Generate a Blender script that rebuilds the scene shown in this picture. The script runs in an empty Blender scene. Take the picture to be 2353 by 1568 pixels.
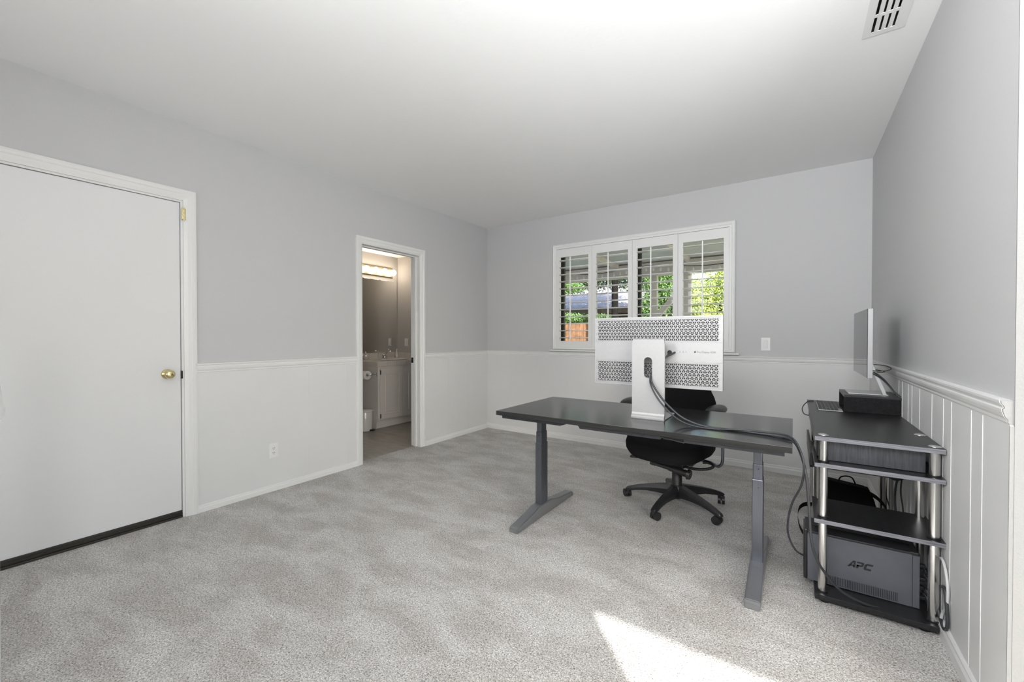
import bpy, bmesh, math, random
from mathutils import Vector, Matrix, Euler

random.seed(7)
R = math.radians
S = bpy.context.scene
COL = S.collection

# ------------------------------------------------------------------ camera
cam_d = bpy.data.cameras.new('camera')
cam_d.sensor_width = 36.0
cam_d.lens = 36.0 * 952.5 / 2353.0
cam_d.clip_start = 0.02
cam_d.clip_end = 200
cam = bpy.data.objects.new('camera', cam_d)
COL.objects.link(cam)
cam.location = (3.2874, -4.2659, 1.1763)
cam.rotation_euler = Euler((math.pi / 2 - 0.01032, 0, 0.59727), 'XYZ')
S.camera = cam

# ------------------------------------------------------------------ view, world, sun, daylight
S.view_settings.view_transform = 'Standard'
S.view_settings.look = 'None'
S.view_settings.gamma = 1.0
S.view_settings.use_curve_mapping = False
S.view_settings.exposure = 0.08
S.cycles.max_bounces = 10
S.cycles.diffuse_bounces = 6
S.cycles.glossy_bounces = 4
S.cycles.transmission_bounces = 6
S.cycles.transparent_max_bounces = 12
S.cycles.caustics_reflective = False
S.cycles.caustics_refractive = False
S.cycles.sample_clamp_indirect = 6.0

W = bpy.data.worlds.new('sky')
S.world = W
W.use_nodes = True
wn = W.node_tree
sky = wn.nodes.new('ShaderNodeTexSky')
sky.sky_type = 'NISHITA'
sky.sun_disc = False
sky.sun_elevation = R(30)
sky.sun_rotation = R(137)
sky.air_density = 1.0
sky.dust_density = 2.0
wn.links.new(sky.outputs[0], wn.nodes['Background'].inputs[0])
wn.nodes['Background'].inputs[1].default_value = 0.5

def lamp(name, kind, loc, rot, energy, color=(1, 1, 1), **kw):
    d = bpy.data.lights.new(name, kind)
    d.energy = energy
    d.color = color
    for k, v in kw.items():
        setattr(d, k, v)
    o = bpy.data.objects.new(name, d)
    COL.objects.link(o)
    o.location = loc
    o.rotation_euler = rot
    return o

# sun travels towards (-0.677, +0.736) and down
SUN_EL = math.atan(2.05 / 3.78)
sd = Vector((-0.677 * math.cos(SUN_EL), 0.736 * math.cos(SUN_EL), -math.sin(SUN_EL)))
lamp('sunlight', 'SUN', (12, -14, 9), sd.to_track_quat('-Z', 'Y').to_euler(), 18.0, (1.0, 0.985, 0.96), angle=R(0.55))
# daylight entering through the sliding glass door
lamp('daylight_sliding_door', 'AREA', (6.42, -5.36, 1.05), (R(90), 0, 0), 92.0, (0.95, 0.975, 1.0),
     shape='RECTANGLE', size=2.5, size_y=1.95)
def aim(d):
    return Vector(d).to_track_quat('-Z', 'Y').to_euler()
# added fill lights behind the viewpoint, standing in for bounced flash
# no lamps stand there; aims and strengths even out the room's brightness
lamp('fill_light', 'AREA', (3.2, -4.7, 1.9), aim((0.10, 0.86, 0.50)), 62.0, (0.975, 0.987, 1.0), shape='DISK', size=0.9)
lamp('fill_light', 'AREA', (2.3, -5.33, 1.2), aim((0.12, 1, 0.10)), 15.0, (0.975, 0.987, 1.0), shape='RECTANGLE', size=3.2, size_y=1.3)
lamp('fill_light', 'AREA', (1.5, -4.9, 2.1), aim((2.2, 3.7, -0.5)), 7.5, (0.975, 0.987, 1.0), shape='DISK', size=0.9, spread=R(80))
lamp('fill_light', 'AREA', (3.5, -4.7, 1.5), aim((0.05, 1.5, 1.0)), 10.0, (0.975, 0.987, 1.0), shape='DISK', size=0.8, spread=R(80))
# sky portal at the shuttered window
pt = lamp('daylight_portal', 'AREA', (1.91, 0.2, 1.6), (R(-90), 0, 0), 1.0, shape='RECTANGLE', size=1.8, size_y=1.15)
pt.data.cycles.is_portal = True

# ------------------------------------------------------------------ materials
MATS = {}

def mat(name, color=(0.8, 0.8, 0.8), rough=0.5, metal=0.0, bump=None, vary=None, spec=0.5, coat=0.0, aniso=0.0):
    """bump=(scale, strength, distance)   vary=(scale, amount)"""
    m = bpy.data.materials.new(name)
    m.use_nodes = True
    nt = m.node_tree
    b = nt.nodes['Principled BSDF']
    b.inputs['Base Color'].default_value = (*color, 1)
    b.inputs['Roughness'].default_value = rough
    b.inputs['Metallic'].default_value = metal
    b.inputs['Specular IOR Level'].default_value = spec
    b.inputs['Coat Weight'].default_value = coat
    geo = nt.nodes.new('ShaderNodeNewGeometry')
    if vary:
        n = nt.nodes.new('ShaderNodeTexNoise')
        n.inputs['Scale'].default_value = vary[0]
        n.inputs['Detail'].default_value = 4
        nt.links.new(geo.outputs['Position'], n.inputs['Vector'])
        r = nt.nodes.new('ShaderNodeValToRGB')
        a = vary[1]
        r.color_ramp.elements[0].position = 0.3
        r.color_ramp.elements[1].position = 0.7
        r.color_ramp.elements[0].color = (*[c * (1 - a) for c in color], 1)
        r.color_ramp.elements[1].color = (*[min(1, c * (1 + a)) for c in color], 1)
        nt.links.new(n.outputs['Fac'], r.inputs['Fac'])
        nt.links.new(r.outputs['Color'], b.inputs['Base Color'])
    if bump:
        n = nt.nodes.new('ShaderNodeTexNoise')
        n.inputs['Scale'].default_value = bump[0]
        n.inputs['Detail'].default_value = 3
        nt.links.new(geo.outputs['Position'], n.inputs['Vector'])
        bp = nt.nodes.new('ShaderNodeBump')
        bp.inputs['Strength'].default_value = bump[1]
        bp.inputs['Distance'].default_value = bump[2]
        nt.links.new(n.outputs['Fac'], bp.inputs['Height'])
        nt.links.new(bp.outputs['Normal'], b.inputs['Normal'])
    MATS[name] = m
    return m

def emis(name, color, strength):
    m = mat(name, color, 0.4)
    b = m.node_tree.nodes['Principled BSDF']
    b.inputs['Emission Color'].default_value = (*color, 1)
    b.inputs['Emission Strength'].default_value = strength
    return m

M_ceil = mat('ceiling_paint', (0.86, 0.86, 0.855), 0.9, bump=(45, 0.12, 0.004), spec=0.2)
M_gray = mat('gray_wall_paint', (0.525, 0.525, 0.53), 0.65, bump=(110, 0.18, 0.002), spec=0.3)
M_white = mat('white_trim_paint', (0.74, 0.74, 0.73), 0.38, vary=(3, 0.012), spec=0.4)
M_louver = mat('lit_louver_paint', (0.88, 0.88, 0.87), 0.4)  # frame paint brightened to stand in for light the blades lack
M_panel = mat('white_panel_paint', (0.68, 0.68, 0.675), 0.42, vary=(2, 0.015), bump=(30, 0.04, 0.001), spec=0.4)
M_door = mat('white_door_paint', (0.72, 0.72, 0.72), 0.33, vary=(1.5, 0.01), spec=0.4)
M_stucco = mat('darkened_plaster', (0.30, 0.30, 0.297), 0.9, bump=(160, 0.45, 0.003), spec=0.2)  # white plaster coloured darker to offset the added fill lights
M_groove = mat('bright_caulk', (0.80, 0.80, 0.79), 0.4)
M_brass = mat('polished_brass', (0.78, 0.66, 0.36), 0.18, 1.0)
M_gold = mat('aged_brass_plate', (0.42, 0.34, 0.20), 0.32, 0.8)
M_blackmetal = mat('black_metal', (0.02, 0.02, 0.02), 0.4, 0.3)
M_thresh = mat('dark_bronze', (0.045, 0.042, 0.036), 0.4, 0.5)
M_alu = mat('satin_aluminium', (0.39, 0.39, 0.395), 0.5, 0.4, vary=(60, 0.02))
M_alu2 = mat('brushed_aluminium', (0.66, 0.665, 0.67), 0.3, 0.75)
M_grillshadow = mat('grille_hole_shade', (0.012, 0.012, 0.013), 0.6)
M_screen = mat('black_glass_screen', (0.020, 0.021, 0.023), 0.05, 0.0, spec=0.35)
M_deskedge = mat('black_desk_edge', (0.022, 0.023, 0.026), 0.32, vary=(25, 0.2))
M_legpaint = mat('slate_powder_coat', (0.14, 0.15, 0.175), 0.33, 0.85, bump=(600, 0.05, 0.0005))
M_footpaint = mat('gray_powder_coat', (0.27, 0.275, 0.29), 0.40, 0.7, bump=(600, 0.08, 0.0005))
M_chrome = mat('chrome', (0.8, 0.8, 0.8), 0.08, 1.0)
M_tube = mat('brushed_steel_tube', (0.72, 0.71, 0.69), 0.22, 1.0)
M_plastic = mat('black_plastic', (0.014, 0.014, 0.015), 0.42, vary=(40, 0.1))
M_vinyl = mat('black_armrest_vinyl', (0.018, 0.017, 0.018), 0.36)
M_fabric = mat('black_chair_fabric', (0.011, 0.011, 0.012), 0.95, bump=(900, 0.5, 0.001), spec=0.15)
M_cable = mat('black_cable_rubber', (0.03, 0.032, 0.036), 0.45)
M_cablewhite = mat('white_cable_rubber', (0.6, 0.6, 0.6), 0.45)
M_ups = mat('charcoal_plastic_panel', (0.10, 0.105, 0.12), 0.42, vary=(14, 0.07), bump=(700, 0.1, 0.0004))
M_upsblack = mat('black_plastic_ribbed', (0.016, 0.016, 0.018), 0.35)
M_ink = mat('dark_ink', (0.02, 0.02, 0.022), 0.5)
M_inkgray = mat('gray_ink', (0.10, 0.10, 0.10), 0.5)
M_key = mat('black_key_plastic', (0.025, 0.025, 0.027), 0.5)
M_plate = mat('white_plastic_plate', (0.76, 0.76, 0.75), 0.3)
M_slot = mat('dark_slot', (0.05, 0.05, 0.05), 0.6)
M_bathwall = mat('beige_gray_bath_paint', (0.46, 0.44, 0.42), 0.7, bump=(90, 0.2, 0.002), spec=0.3)
M_cab = mat('white_cabinet_paint', (0.62, 0.59, 0.56), 0.4)
M_porcelain = mat('white_porcelain', (0.72, 0.71, 0.69), 0.12)
M_mirror = mat('mirror_silver', (0.86, 0.86, 0.85), 0.015, 1.0)
M_paper = mat('toilet_paper', (0.82, 0.8, 0.78), 0.9)
M_bulb = emis('frosted_bulb_glow', (1.0, 0.86, 0.68), 20.0)
M_patiowhite = mat('patio_paint', (0.80, 0.72, 0.66), 0.6, vary=(6, 0.05))
M_patioceil = mat('patio_board', (0.74, 0.73, 0.69), 0.7, vary=(5, 0.06))
M_concrete = mat('concrete', (0.66, 0.64, 0.60), 0.9, vary=(3, 0.1))
M_grass = mat('lawn', (0.36, 0.38, 0.18), 0.95, vary=(30, 0.4))
M_fence = mat('redwood_boards', (0.14, 0.066, 0.028), 0.8, vary=(9, 0.45))
M_shingle = mat('gray_shingles', (0.36, 0.34, 0.37), 0.9, vary=(7, 0.3))
M_brownfascia = mat('dark_brown_wood', (0.055, 0.042, 0.034), 0.7, vary=(5, 0.3))
M_bark = mat('dark_bark', (0.009, 0.008, 0.007), 0.95, spec=0.05, vary=(20, 0.3))
M_leafdark = mat('dark_evergreen_leaf', (0.045, 0.07, 0.03), 0.7, vary=(2.5, 0.5))
M_leafmid = mat('green_leaf', (0.10, 0.19, 0.045), 0.6, vary=(12, 0.5))
M_leafbright = mat('yellow_green_leaf', (0.34, 0.42, 0.07), 0.6, vary=(14, 0.45))
M_exterior = mat('exterior_stucco', (0.5, 0.47, 0.42), 0.9, bump=(60, 0.3, 0.004))
M_clear = mat('clear_string_bulb', (0.85, 0.83, 0.8), 0.15)

def wood_black(name, col, scale, rough, axis='X'):
    m = mat(name, col, rough)
    nt = m.node_tree
    b = nt.nodes['Principled BSDF']
    geo = nt.nodes.new('ShaderNodeNewGeometry')
    mp = nt.nodes.new('ShaderNodeMapping')
    s = {'X': (0.04, 1, 1), 'Y': (1, 0.04, 1), 'Z': (1, 1, 0.06)}[axis]
    mp.inputs['Scale'].default_value = s
    n = nt.nodes.new('ShaderNodeTexNoise')
    n.inputs['Scale'].default_value = scale
    n.inputs['Detail'].default_value = 6
    n.inputs['Distortion'].default_value = 0.6
    nt.links.new(geo.outputs['Position'], mp.inputs['Vector'])
    nt.links.new(mp.outputs['Vector'], n.inputs['Vector'])
    r = nt.nodes.new('ShaderNodeValToRGB')
    r.color_ramp.elements[0].position = 0.35
    r.color_ramp.elements[1].position = 0.7
    r.color_ramp.elements[0].color = (*[c * 0.7 for c in col], 1)
    r.color_ramp.elements[1].color = (*[c * 1.5 for c in col], 1)
    nt.links.new(n.outputs['Fac'], r.inputs['Fac'])
    nt.links.new(r.outputs['Color'], b.inputs['Base Color'])
    bp = nt.nodes.new('ShaderNodeBump')
    bp.inputs['Strength'].default_value = 0.25
    bp.inputs['Distance'].default_value = 0.0006
    nt.links.new(n.outputs['Fac'], bp.inputs['Height'])
    nt.links.new(bp.outputs['Normal'], b.inputs['Normal'])
    return m

M_desktop = wood_black('black_stained_bamboo', (0.020, 0.020, 0.020), 40, 0.17, 'X')
M_rackwood = wood_black('black_ash_laminate', (0.012, 0.012, 0.013), 90, 0.36, 'Y')
M_riserwood = wood_black('matte_black_board', (0.010, 0.010, 0.011), 90, 0.6, 'Y')
M_riserwood.node_tree.nodes['Principled BSDF'].inputs['Specular IOR Level'].default_value = 0.15
M_rackpanel = wood_black('black_ash_panel', (0.055, 0.057, 0.066), 120, 0.4, 'Z')
M_rackedge = wood_black('worn_gray_board_edge', (0.17, 0.17, 0.19), 160, 0.45, 'X')

def carpet_mat():
    m = mat('gray_beige_carpet', (0.42, 0.41, 0.395), 0.95, spec=0.08)
    nt = m.node_tree
    b = nt.nodes['Principled BSDF']
    L = nt.links.new
    geo = nt.nodes.new('ShaderNodeNewGeometry')
    def noise(scale, detail, rough, dist=0.0, mapping=None):
        n = nt.nodes.new('ShaderNodeTexNoise')
        n.inputs['Scale'].default_value = scale
        n.inputs['Detail'].default_value = detail
        n.inputs['Roughness'].default_value = rough
        n.inputs['Distortion'].default_value = dist
        if mapping:
            mp = nt.nodes.new('ShaderNodeMapping')
            mp.inputs['Rotation'].default_value = (0, 0, mapping[0])
            mp.inputs['Scale'].default_value = mapping[1]
            L(geo.outputs['Position'], mp.inputs['Vector'])
            L(mp.outputs['Vector'], n.inputs['Vector'])
        else:
            L(geo.outputs['Position'], n.inputs['Vector'])
        return n
    fine = noise(190, 3, 0.7, 0.8)
    ramp = nt.nodes.new('ShaderNodeValToRGB')
    e = ramp.color_ramp.elements
    e[0].position = 0.33; e[0].color = (0.17, 0.16, 0.15, 1)
    e[1].position = 0.66; e[1].color = (0.90, 0.89, 0.87, 1)
    c = ramp.color_ramp.elements.new(0.48); c.color = (0.52, 0.505, 0.485, 1)
    L(fine.outputs['Fac'], ramp.inputs['Fac'])
    # nap brushed one way or the other in broad tracks
    big = noise(2.9, 4, 0.6, 0.4, (R(-38), (1.0, 1.9, 1)))
    r2 = nt.nodes.new('ShaderNodeValToRGB')
    r2.color_ramp.elements[0].position = 0.38
    r2.color_ramp.elements[0].color = (0.79, 0.775, 0.76, 1)
    r2.color_ramp.elements[1].position = 0.60
    r2.color_ramp.elements[1].color = (1.0, 1.0, 1.0, 1)
    L(big.outputs['Fac'], r2.inputs['Fac'])
    mx = nt.nodes.new('ShaderNodeMix'); mx.data_type = 'RGBA'; mx.blend_type = 'MULTIPLY'
    mx.inputs[0].default_value = 1.0
    L(ramp.outputs['Color'], mx.inputs[6]); L(r2.outputs['Color'], mx.inputs[7])
    L(mx.outputs[2], b.inputs['Base Color'])
    tuft = noise(150, 2, 0.6, 0.5)
    bp = nt.nodes.new('ShaderNodeBump')
    bp.inputs['Strength'].default_value = 0.8
    bp.inputs['Distance'].default_value = 0.006
    L(tuft.outputs['Fac'], bp.inputs['Height'])
    L(bp.outputs['Normal'], b.inputs['Normal'])
    return m
M_carpet = carpet_mat()

def vinyl_mat():
    m = mat('travertine_vinyl', (0.36, 0.33, 0.295), 0.35)
    nt = m.node_tree
    b = nt.nodes['Principled BSDF']
    geo = nt.nodes.new('ShaderNodeNewGeometry')
    mp = nt.nodes.new('ShaderNodeMapping')
    mp.inputs['Scale'].default_value = (1.0, 4.0, 1)
    n = nt.nodes.new('ShaderNodeTexNoise')
    n.inputs['Scale'].default_value = 4
    n.inputs['Detail'].default_value = 6
    n.inputs['Distortion'].default_value = 1.0
    nt.links.new(geo.outputs['Position'], mp.inputs['Vector'])
    nt.links.new(mp.outputs['Vector'], n.inputs['Vector'])
    r = nt.nodes.new('ShaderNodeValToRGB')
    r.color_ramp.elements[0].position = 0.3
    r.color_ramp.elements[0].color = (0.27, 0.245, 0.215, 1)
    r.color_ramp.elements[1].position = 0.7
    r.color_ramp.elements[1].color = (0.42, 0.39, 0.35, 1)
    nt.links.new(n.outputs['Fac'], r.inputs['Fac'])
    nt.links.new(r.outputs['Color'], b.inputs['Base Color'])
    return m
M_vinylfloor = vinyl_mat()

def glass_mat():
    m = bpy.data.materials.new('window_glass')
    m.use_nodes = True
    nt = m.node_tree
    nt.nodes.clear()
    out = nt.nodes.new('ShaderNodeOutputMaterial')
    tr = nt.nodes.new('ShaderNodeBsdfTransparent')
    tr.inputs[0].default_value = (0.95, 0.96, 0.955, 1)
    gl = nt.nodes.new('ShaderNodeBsdfGlossy')
    gl.inputs['Roughness'].default_value = 0.01
    fr = nt.nodes.new('ShaderNodeFresnel')
    fr.inputs[0].default_value = 1.35
    mx = nt.nodes.new('ShaderNodeMixShader')
    gm = nt.nodes.new('ShaderNodeNewGeometry')
    mu = nt.nodes.new('ShaderNodeMath'); mu.operation = 'SUBTRACT'
    mu.use_clamp = True
    nt.links.new(fr.outputs[0], mu.inputs[0])
    nt.links.new(gm.outputs['Backfacing'], mu.inputs[1])
    nt.links.new(mu.outputs[0], mx.inputs[0])
    nt.links.new(tr.outputs[0], mx.inputs[1])
    nt.links.new(gl.outputs[0], mx.inputs[2])
    nt.links.new(mx.outputs[0], out.inputs[0])
    return m
M_glass = glass_mat()

# ------------------------------------------------------------------ mesh helpers
class MB:
    """collects shapes into one mesh"""
    def __init__(self):
        self.bm = bmesh.new()
        self.xf = Matrix.Identity(4)

    def _merge(self, tmp, smooth=False, mi=0):
        vm = {}
        for v in tmp.verts:
            vm[v] = self.bm.verts.new(self.xf @ v.co)
        for f in tmp.faces:
            try:
                nf = self.bm.faces.new([vm[v] for v in f.verts])
                nf.smooth = smooth
                nf.material_index = mi
            except ValueError:
                pass
        tmp.free()

    def box(self, a, b, bev=0.0, seg=2, mi=0, rot=None, smooth=False):
        a = Vector(a); b = Vector(b)
        c = (a + b) / 2
        s = Vector([abs(x) for x in (b - a)])
        t = bmesh.new()
        bmesh.ops.create_cube(t, size=1.0)
        for v in t.verts:
            v.co = Vector((v.co.x * s.x, v.co.y * s.y, v.co.z * s.z))
        if bev > 0:
            bv = min(bev, min(s) * 0.49)
            bmesh.ops.bevel(t, geom=t.edges[:], offset=bv, segments=seg, affect='EDGES', profile=0.5)
        m = Matrix.Translation(c)
        if rot is not None:
            m = m @ rot.to_4x4()
        bmesh.ops.transform(t, matrix=m, verts=t.verts[:])
        self._merge(t, smooth, mi)
        return self

    def cyl(self, p0, p1, r0, r1=None, n=24, mi=0, caps=True, smooth=True):
        p0 = Vector(p0); p1 = Vector(p1)
        r1 = r0 if r1 is None else r1
        d = p1 - p0
        q = d.to_track_quat('Z', 'Y').to_matrix()
        t = bmesh.new()
        A = []; B = []
        for i in range(n):
            an = 2 * math.pi * i / n
            o = q @ Vector((math.cos(an), math.sin(an), 0))
            A.append(t.verts.new(p0 + o * r0)); B.append(t.verts.new(p1 + o * r1))
        for i in range(n):
            t.faces.new((A[i], A[(i + 1) % n], B[(i + 1) % n], B[i]))
        self._merge(t, smooth, mi)
        if caps:
            t = bmesh.new()
            for ring, r in ((0, r0), (1, r1)):
                if r < 1e-5:
                    continue
                vs = []
                for i in range(n):
                    an = 2 * math.pi * i / n
                    o = q @ Vector((math.cos(an), math.sin(an), 0))
                    vs.append(t.verts.new((p1 if ring else p0) + o * r))
                t.faces.new(vs if ring else vs[::-1])
            self._merge(t, False, mi)
        return self

    def tube(self, pts, r, n=10, mi=0, sub=6, closed=False):
        P = catmull([Vector(p) for p in pts], sub) if sub > 1 else [Vector(p) for p in pts]
        t = bmesh.new()
        up = Vector((0, 0, 1))
        rings = []
        prev = None
        for i, p in enumerate(P):
            d = (P[min(i + 1, len(P) - 1)] - P[max(i - 1, 0)])
            if d.length < 1e-9:
                d = Vector((0, 0, 1))
            d.normalize()
            if prev is None:
                a = d.cross(up)
                if a.length < 0.05:
                    a = d.cross(Vector((1, 0, 0)))
            else:
                a = prev - d * prev.dot(d)
                if a.length < 1e-6:
                    a = d.cross(up)
            a.normalize(); prev = a
            b = d.cross(a)
            rr = r if not callable(r) else r(i / (len(P) - 1))
            rings.append([t.verts.new(p + (a * math.cos(2 * math.pi * k / n) + b * math.sin(2 * math.pi * k / n)) * rr) for k in range(n)])
        for i in range(len(rings) - 1):
            for k in range(n):
                t.faces.new((rings[i][k], rings[i][(k + 1) % n], rings[i + 1][(k + 1) % n], rings[i + 1][k]))
        t.faces.new(rings[0][::-1]); t.faces.new(rings[-1])
        self._merge(t, True, mi)
        return self

    def lathe(self, prof, center=(0, 0, 0), axis='Z', n=32, mi=0, sx=1.0, sy=1.0):
        """prof: [(radius, height)...]"""
        t = bmesh.new()
        c = Vector(center)
        rings = []
        for r, h in prof:
            ring = []
            for k in range(n):
                a = 2 * math.pi * k / n
                x, y = r * math.cos(a) * sx, r * math.sin(a) * sy
                if axis == 'Z':
                    v = Vector((x, y, h))
                elif axis == 'X':
                    v = Vector((h, x, y))
                else:
                    v = Vector((x, h, y))
                ring.append(t.verts.new(c + v))
            rings.append(ring)
        for i in range(len(rings) - 1):
            for k in range(n):
                t.faces.new((rings[i][k], rings[i][(k + 1) % n], rings[i + 1][(k + 1) % n], rings[i + 1][k]))
        if prof[0][0] > 1e-6:
            t.faces.new(rings[0][::-1])
        if prof[-1][0] > 1e-6:
            t.faces.new(rings[-1])
        bmesh.ops.remove_doubles(t, verts=t.verts[:], dist=1e-6)
        bmesh.ops.recalc_face_normals(t, faces=t.faces[:])
        self._merge(t, True, mi)
        return self

    def prism(self, prof, frame, length, mi=0, smooth=False):
        """profile points (u,v) swept; frame=(origin,U,V,D)"""
        o, U, V, D = [Vector(x) for x in frame]
        t = bmesh.new()
        A = [t.verts.new(o + U * u + V * v) for u, v in prof]
        B = [t.verts.new(o + U * u + V * v + D * length) for u, v in prof]
        k = len(prof)
        for i in range(k):
            t.faces.new((A[i], A[(i + 1) % k], B[(i + 1) % k], B[i]))
        t.faces.new(A[::-1]); t.faces.new(B)
        bmesh.ops.recalc_face_normals(t, faces=t.faces[:])
        self._merge(t, smooth, mi)
        return self

    def ball(self, c, r, n=16, sc=(1, 1, 1), mi=0):
        t = bmesh.new()
        bmesh.ops.create_uvsphere(t, u_segments=n * 2, v_segments=n, radius=r)
        for v in t.verts:
            v.co = Vector((v.co.x * sc[0], v.co.y * sc[1], v.co.z * sc[2])) + Vector(c)
        self._merge(t, True, mi)
        return self

    def build(self, name, m, parent=None, local=False):
        me = bpy.data.meshes.new(name)
        o = bpy.data.objects.new(name, me)
        COL.objects.link(o)
        if parent is not None:
            if not local:
                off = ORG[parent.name]
                for v in self.bm.verts:
                    v.co -= off
            o.parent = parent
            ORG[o.name] = ORG[parent.name]
        else:
            xs = [v.co.x for v in self.bm.verts]; ys = [v.co.y for v in self.bm.verts]; zs = [v.co.z for v in self.bm.verts]
            off = Vector(((min(xs) + max(xs)) / 2, (min(ys) + max(ys)) / 2, min(zs)))
            for v in self.bm.verts:
                v.co -= off
            o.location = off
            ORG[o.name] = off
        bmesh.ops.recalc_face_normals(self.bm, faces=self.bm.faces[:]) if False else None
        self.bm.to_mesh(me)
        self.bm.free()
        for x in (m if isinstance(m, (list, tuple)) else [m]):
            me.materials.append(x)
        return o

ORG = {}

def catmull(P, sub):
    out = []
    for i in range(len(P) - 1):
        p0 = P[max(i - 1, 0)]; p1 = P[i]; p2 = P[i + 1]; p3 = P[min(i + 2, len(P) - 1)]
        for s in range(sub):
            t = s / sub
            out.append(0.5 * ((2 * p1) + (p2 - p0) * t + (2 * p0 - 5 * p1 + 4 * p2 - p3) * t * t + (3 * p1 - p0 - 3 * p2 + p3) * t ** 3))
    out.append(P[-1])
    return out

def thing(name, label, cat, loc, group=None, rotz=0.0):
    o = bpy.data.objects.new(name, None)
    COL.objects.link(o)
    o.location = loc
    o.rotation_euler = (0, 0, rotz)
    o.empty_display_size = 0.1
    o['label'] = label
    o['category'] = cat
    if group:
        o['group'] = group
    ORG[o.name] = Vector(loc)
    return o

def tag(o, label, cat, group=None, kind=None):
    o['label'] = label
    o['category'] = cat
    if group:
        o['group'] = group
    if kind:
        o['kind'] = kind
    return o

def struct(o, label, cat):
    o['kind'] = 'structure'
    o['label'] = label
    o['category'] = cat
    return o

def text_mesh(txt, name, size, m, parent, origin, U, V, depth=0.0005, shear=0.0, scale_x=1.0, align='LEFT', bold=0.0):
    cu = bpy.data.curves.new(name, 'FONT')
    cu.body = txt
    cu.size = size
    cu.extrude = depth
    cu.shear = shear
    cu.offset = bold
    cu.align_x = align
    cu.resolution_u = 4
    tmp = bpy.data.objects.new(name + '_tmp', cu)
    COL.objects.link(tmp)
    dg = bpy.context.evaluated_depsgraph_get()
    me = bpy.data.meshes.new_from_object(tmp.evaluated_get(dg))
    bpy.data.objects.remove(tmp)
    U = Vector(U).normalized(); V = Vector(V).normalized(); N = U.cross(V)
    off = ORG[parent.name]
    for v in me.vertices:
        c = v.co.copy()
        v.co = Vector(origin) - off + U * c.x * scale_x + V * c.y + N * c.z
    me.materials.clear()
    me.materials.append(m)
    o = bpy.data.objects.new(name, me)
    COL.objects.link(o)
    o.parent = parent
    ORG[o.name] = off
    return o

# ------------------------------------------------------------------ room shell
H = 2.57
WX = 3.788            # right wall plane
NY = -5.4             # wall behind the camera
FX = 8.0              # far right wall of the sitting area
RZ = 1.0              # chair rail top

fl = MB(); fl.box((-0.085, NY - 0.1, -0.06), (FX + 0.1, 0.0, 0.0))
struct(fl.build('floor', M_carpet), 'gray beige cut pile carpet covering the whole room', 'floor')
ce = MB()
ce.box((-0.13, NY - 0.15, H), (3.559, 0.15, H + 0.12))
ce.box((3.681, NY - 0.15, H), (FX + 0.15, 0.15, H + 0.12))
ce.box((3.559, -1.752, H), (3.681, 0.15, H + 0.12))
ce.box((3.559, NY - 0.15, H), (3.681, -2.10, H + 0.12))
struct(ce.build('ceiling', M_ceil), 'smooth white painted ceiling', 'ceiling')

# left wall with two openings (door_1 y -4.16..-3.24 , bath -1.887..-1.17)
D1a, D1b, D1z = -4.10, -3.235, 2.06
D2a, D2b, D2z = -1.887, -1.172, 2.035
w = MB()
w.box((-0.13, D2b, 0), (0, 0.0, H))
w.box((-0.13, D1b, 0), (0, D2a, H))
w.box((-0.13, NY, 0), (0, D1a, H))
w.box((-0.13, D2a, D2z), (0, D2b, H))
w.box((-0.13, D1a, D1z), (0, D1b, H))
struct(w.build('wall_left', M_gray), 'gray left wall with white door and bathroom doorway', 'wall')
# back wall with window opening
wx0, wx1, wz0, wz1 = 1.02, 2.80, 1.09, 2.165
w = MB()
w.box((-0.13, 0, 0), (wx0, 0.15, H))
w.box((wx1, 0, 0), (FX, 0.15, H))
w.box((wx0, 0, 0), (wx1, 0.15, wz0))
w.box((wx0, 0, wz1), (wx1, 0.15, H))
struct(w.build('wall_back', M_gray), 'gray back wall around the shuttered window', 'wall')
w = MB(); w.box((WX, -2.555, 0), (WX + 0.12, 0, H))
struct(w.build('wall_right', M_gray), 'gray right wall beside the computer stand', 'wall')
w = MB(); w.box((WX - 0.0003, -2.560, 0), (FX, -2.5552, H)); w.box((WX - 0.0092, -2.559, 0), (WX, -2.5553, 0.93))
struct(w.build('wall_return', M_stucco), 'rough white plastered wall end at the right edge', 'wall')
w = MB()
w.box((-0.13, NY - 0.15, 0), (5.12, NY, H))
w.box((7.75, NY - 0.15, 0), (FX, NY, H))
w.box((5.12, NY - 0.15, 2.19), (7.75, NY, H))
struct(w.build('wall_near', M_gray), 'gray wall behind the camera with sliding glass door', 'wall')
w = MB()
w.box((FX, NY, 0), (FX + 0.15, -5.2, H)); w.box((FX, -2.9, 0), (FX + 0.15, 0.0, H))
w.box((FX, -5.2, 0), (FX + 0.15, -2.9, 0.55)); w.box((FX, -5.2, 2.15), (FX + 0.15, -2.9, H))
struct(w.build('wall_side', M_gray), 'gray side wall of the sitting area with a window added for light', 'wall')
# sliding door, and a side window added for its light (behind the camera)
w = MB()
for x in (5.127, 6.43, 7.69):
    w.box((x, NY - 0.09, 0), (x + 0.06, NY - 0.04, 2.18))
w.box((5.12, NY - 0.09, 2.115), (7.75, NY - 0.04, 2.19)); w.box((5.12, NY - 0.09, 0), (7.75, NY - 0.04, 0.05))
d3 = struct(w.build('door_3', M_white), 'white framed sliding glass door behind the camera', 'door')
w = MB(); w.box((5.19, NY - 0.068, 0.04), (7.71, NY - 0.062, 2.15)); w.build('glass_pane', M_glass, d3)
w = MB()
for y in (-5.2, -4.08, -2.96):
    w.box((FX + 0.05, y, 0.55), (FX + 0.1, y + 0.06, 2.15))
w.box((FX + 0.05, -5.2, 0.55), (FX + 0.1, -2.9, 0.61)); w.box((FX + 0.05, -5.2, 2.09), (FX + 0.1, -2.9, 2.15))
w3 = struct(w.build('window_3', M_white), 'unseen white framed side window added for its light', 'window')
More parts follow.
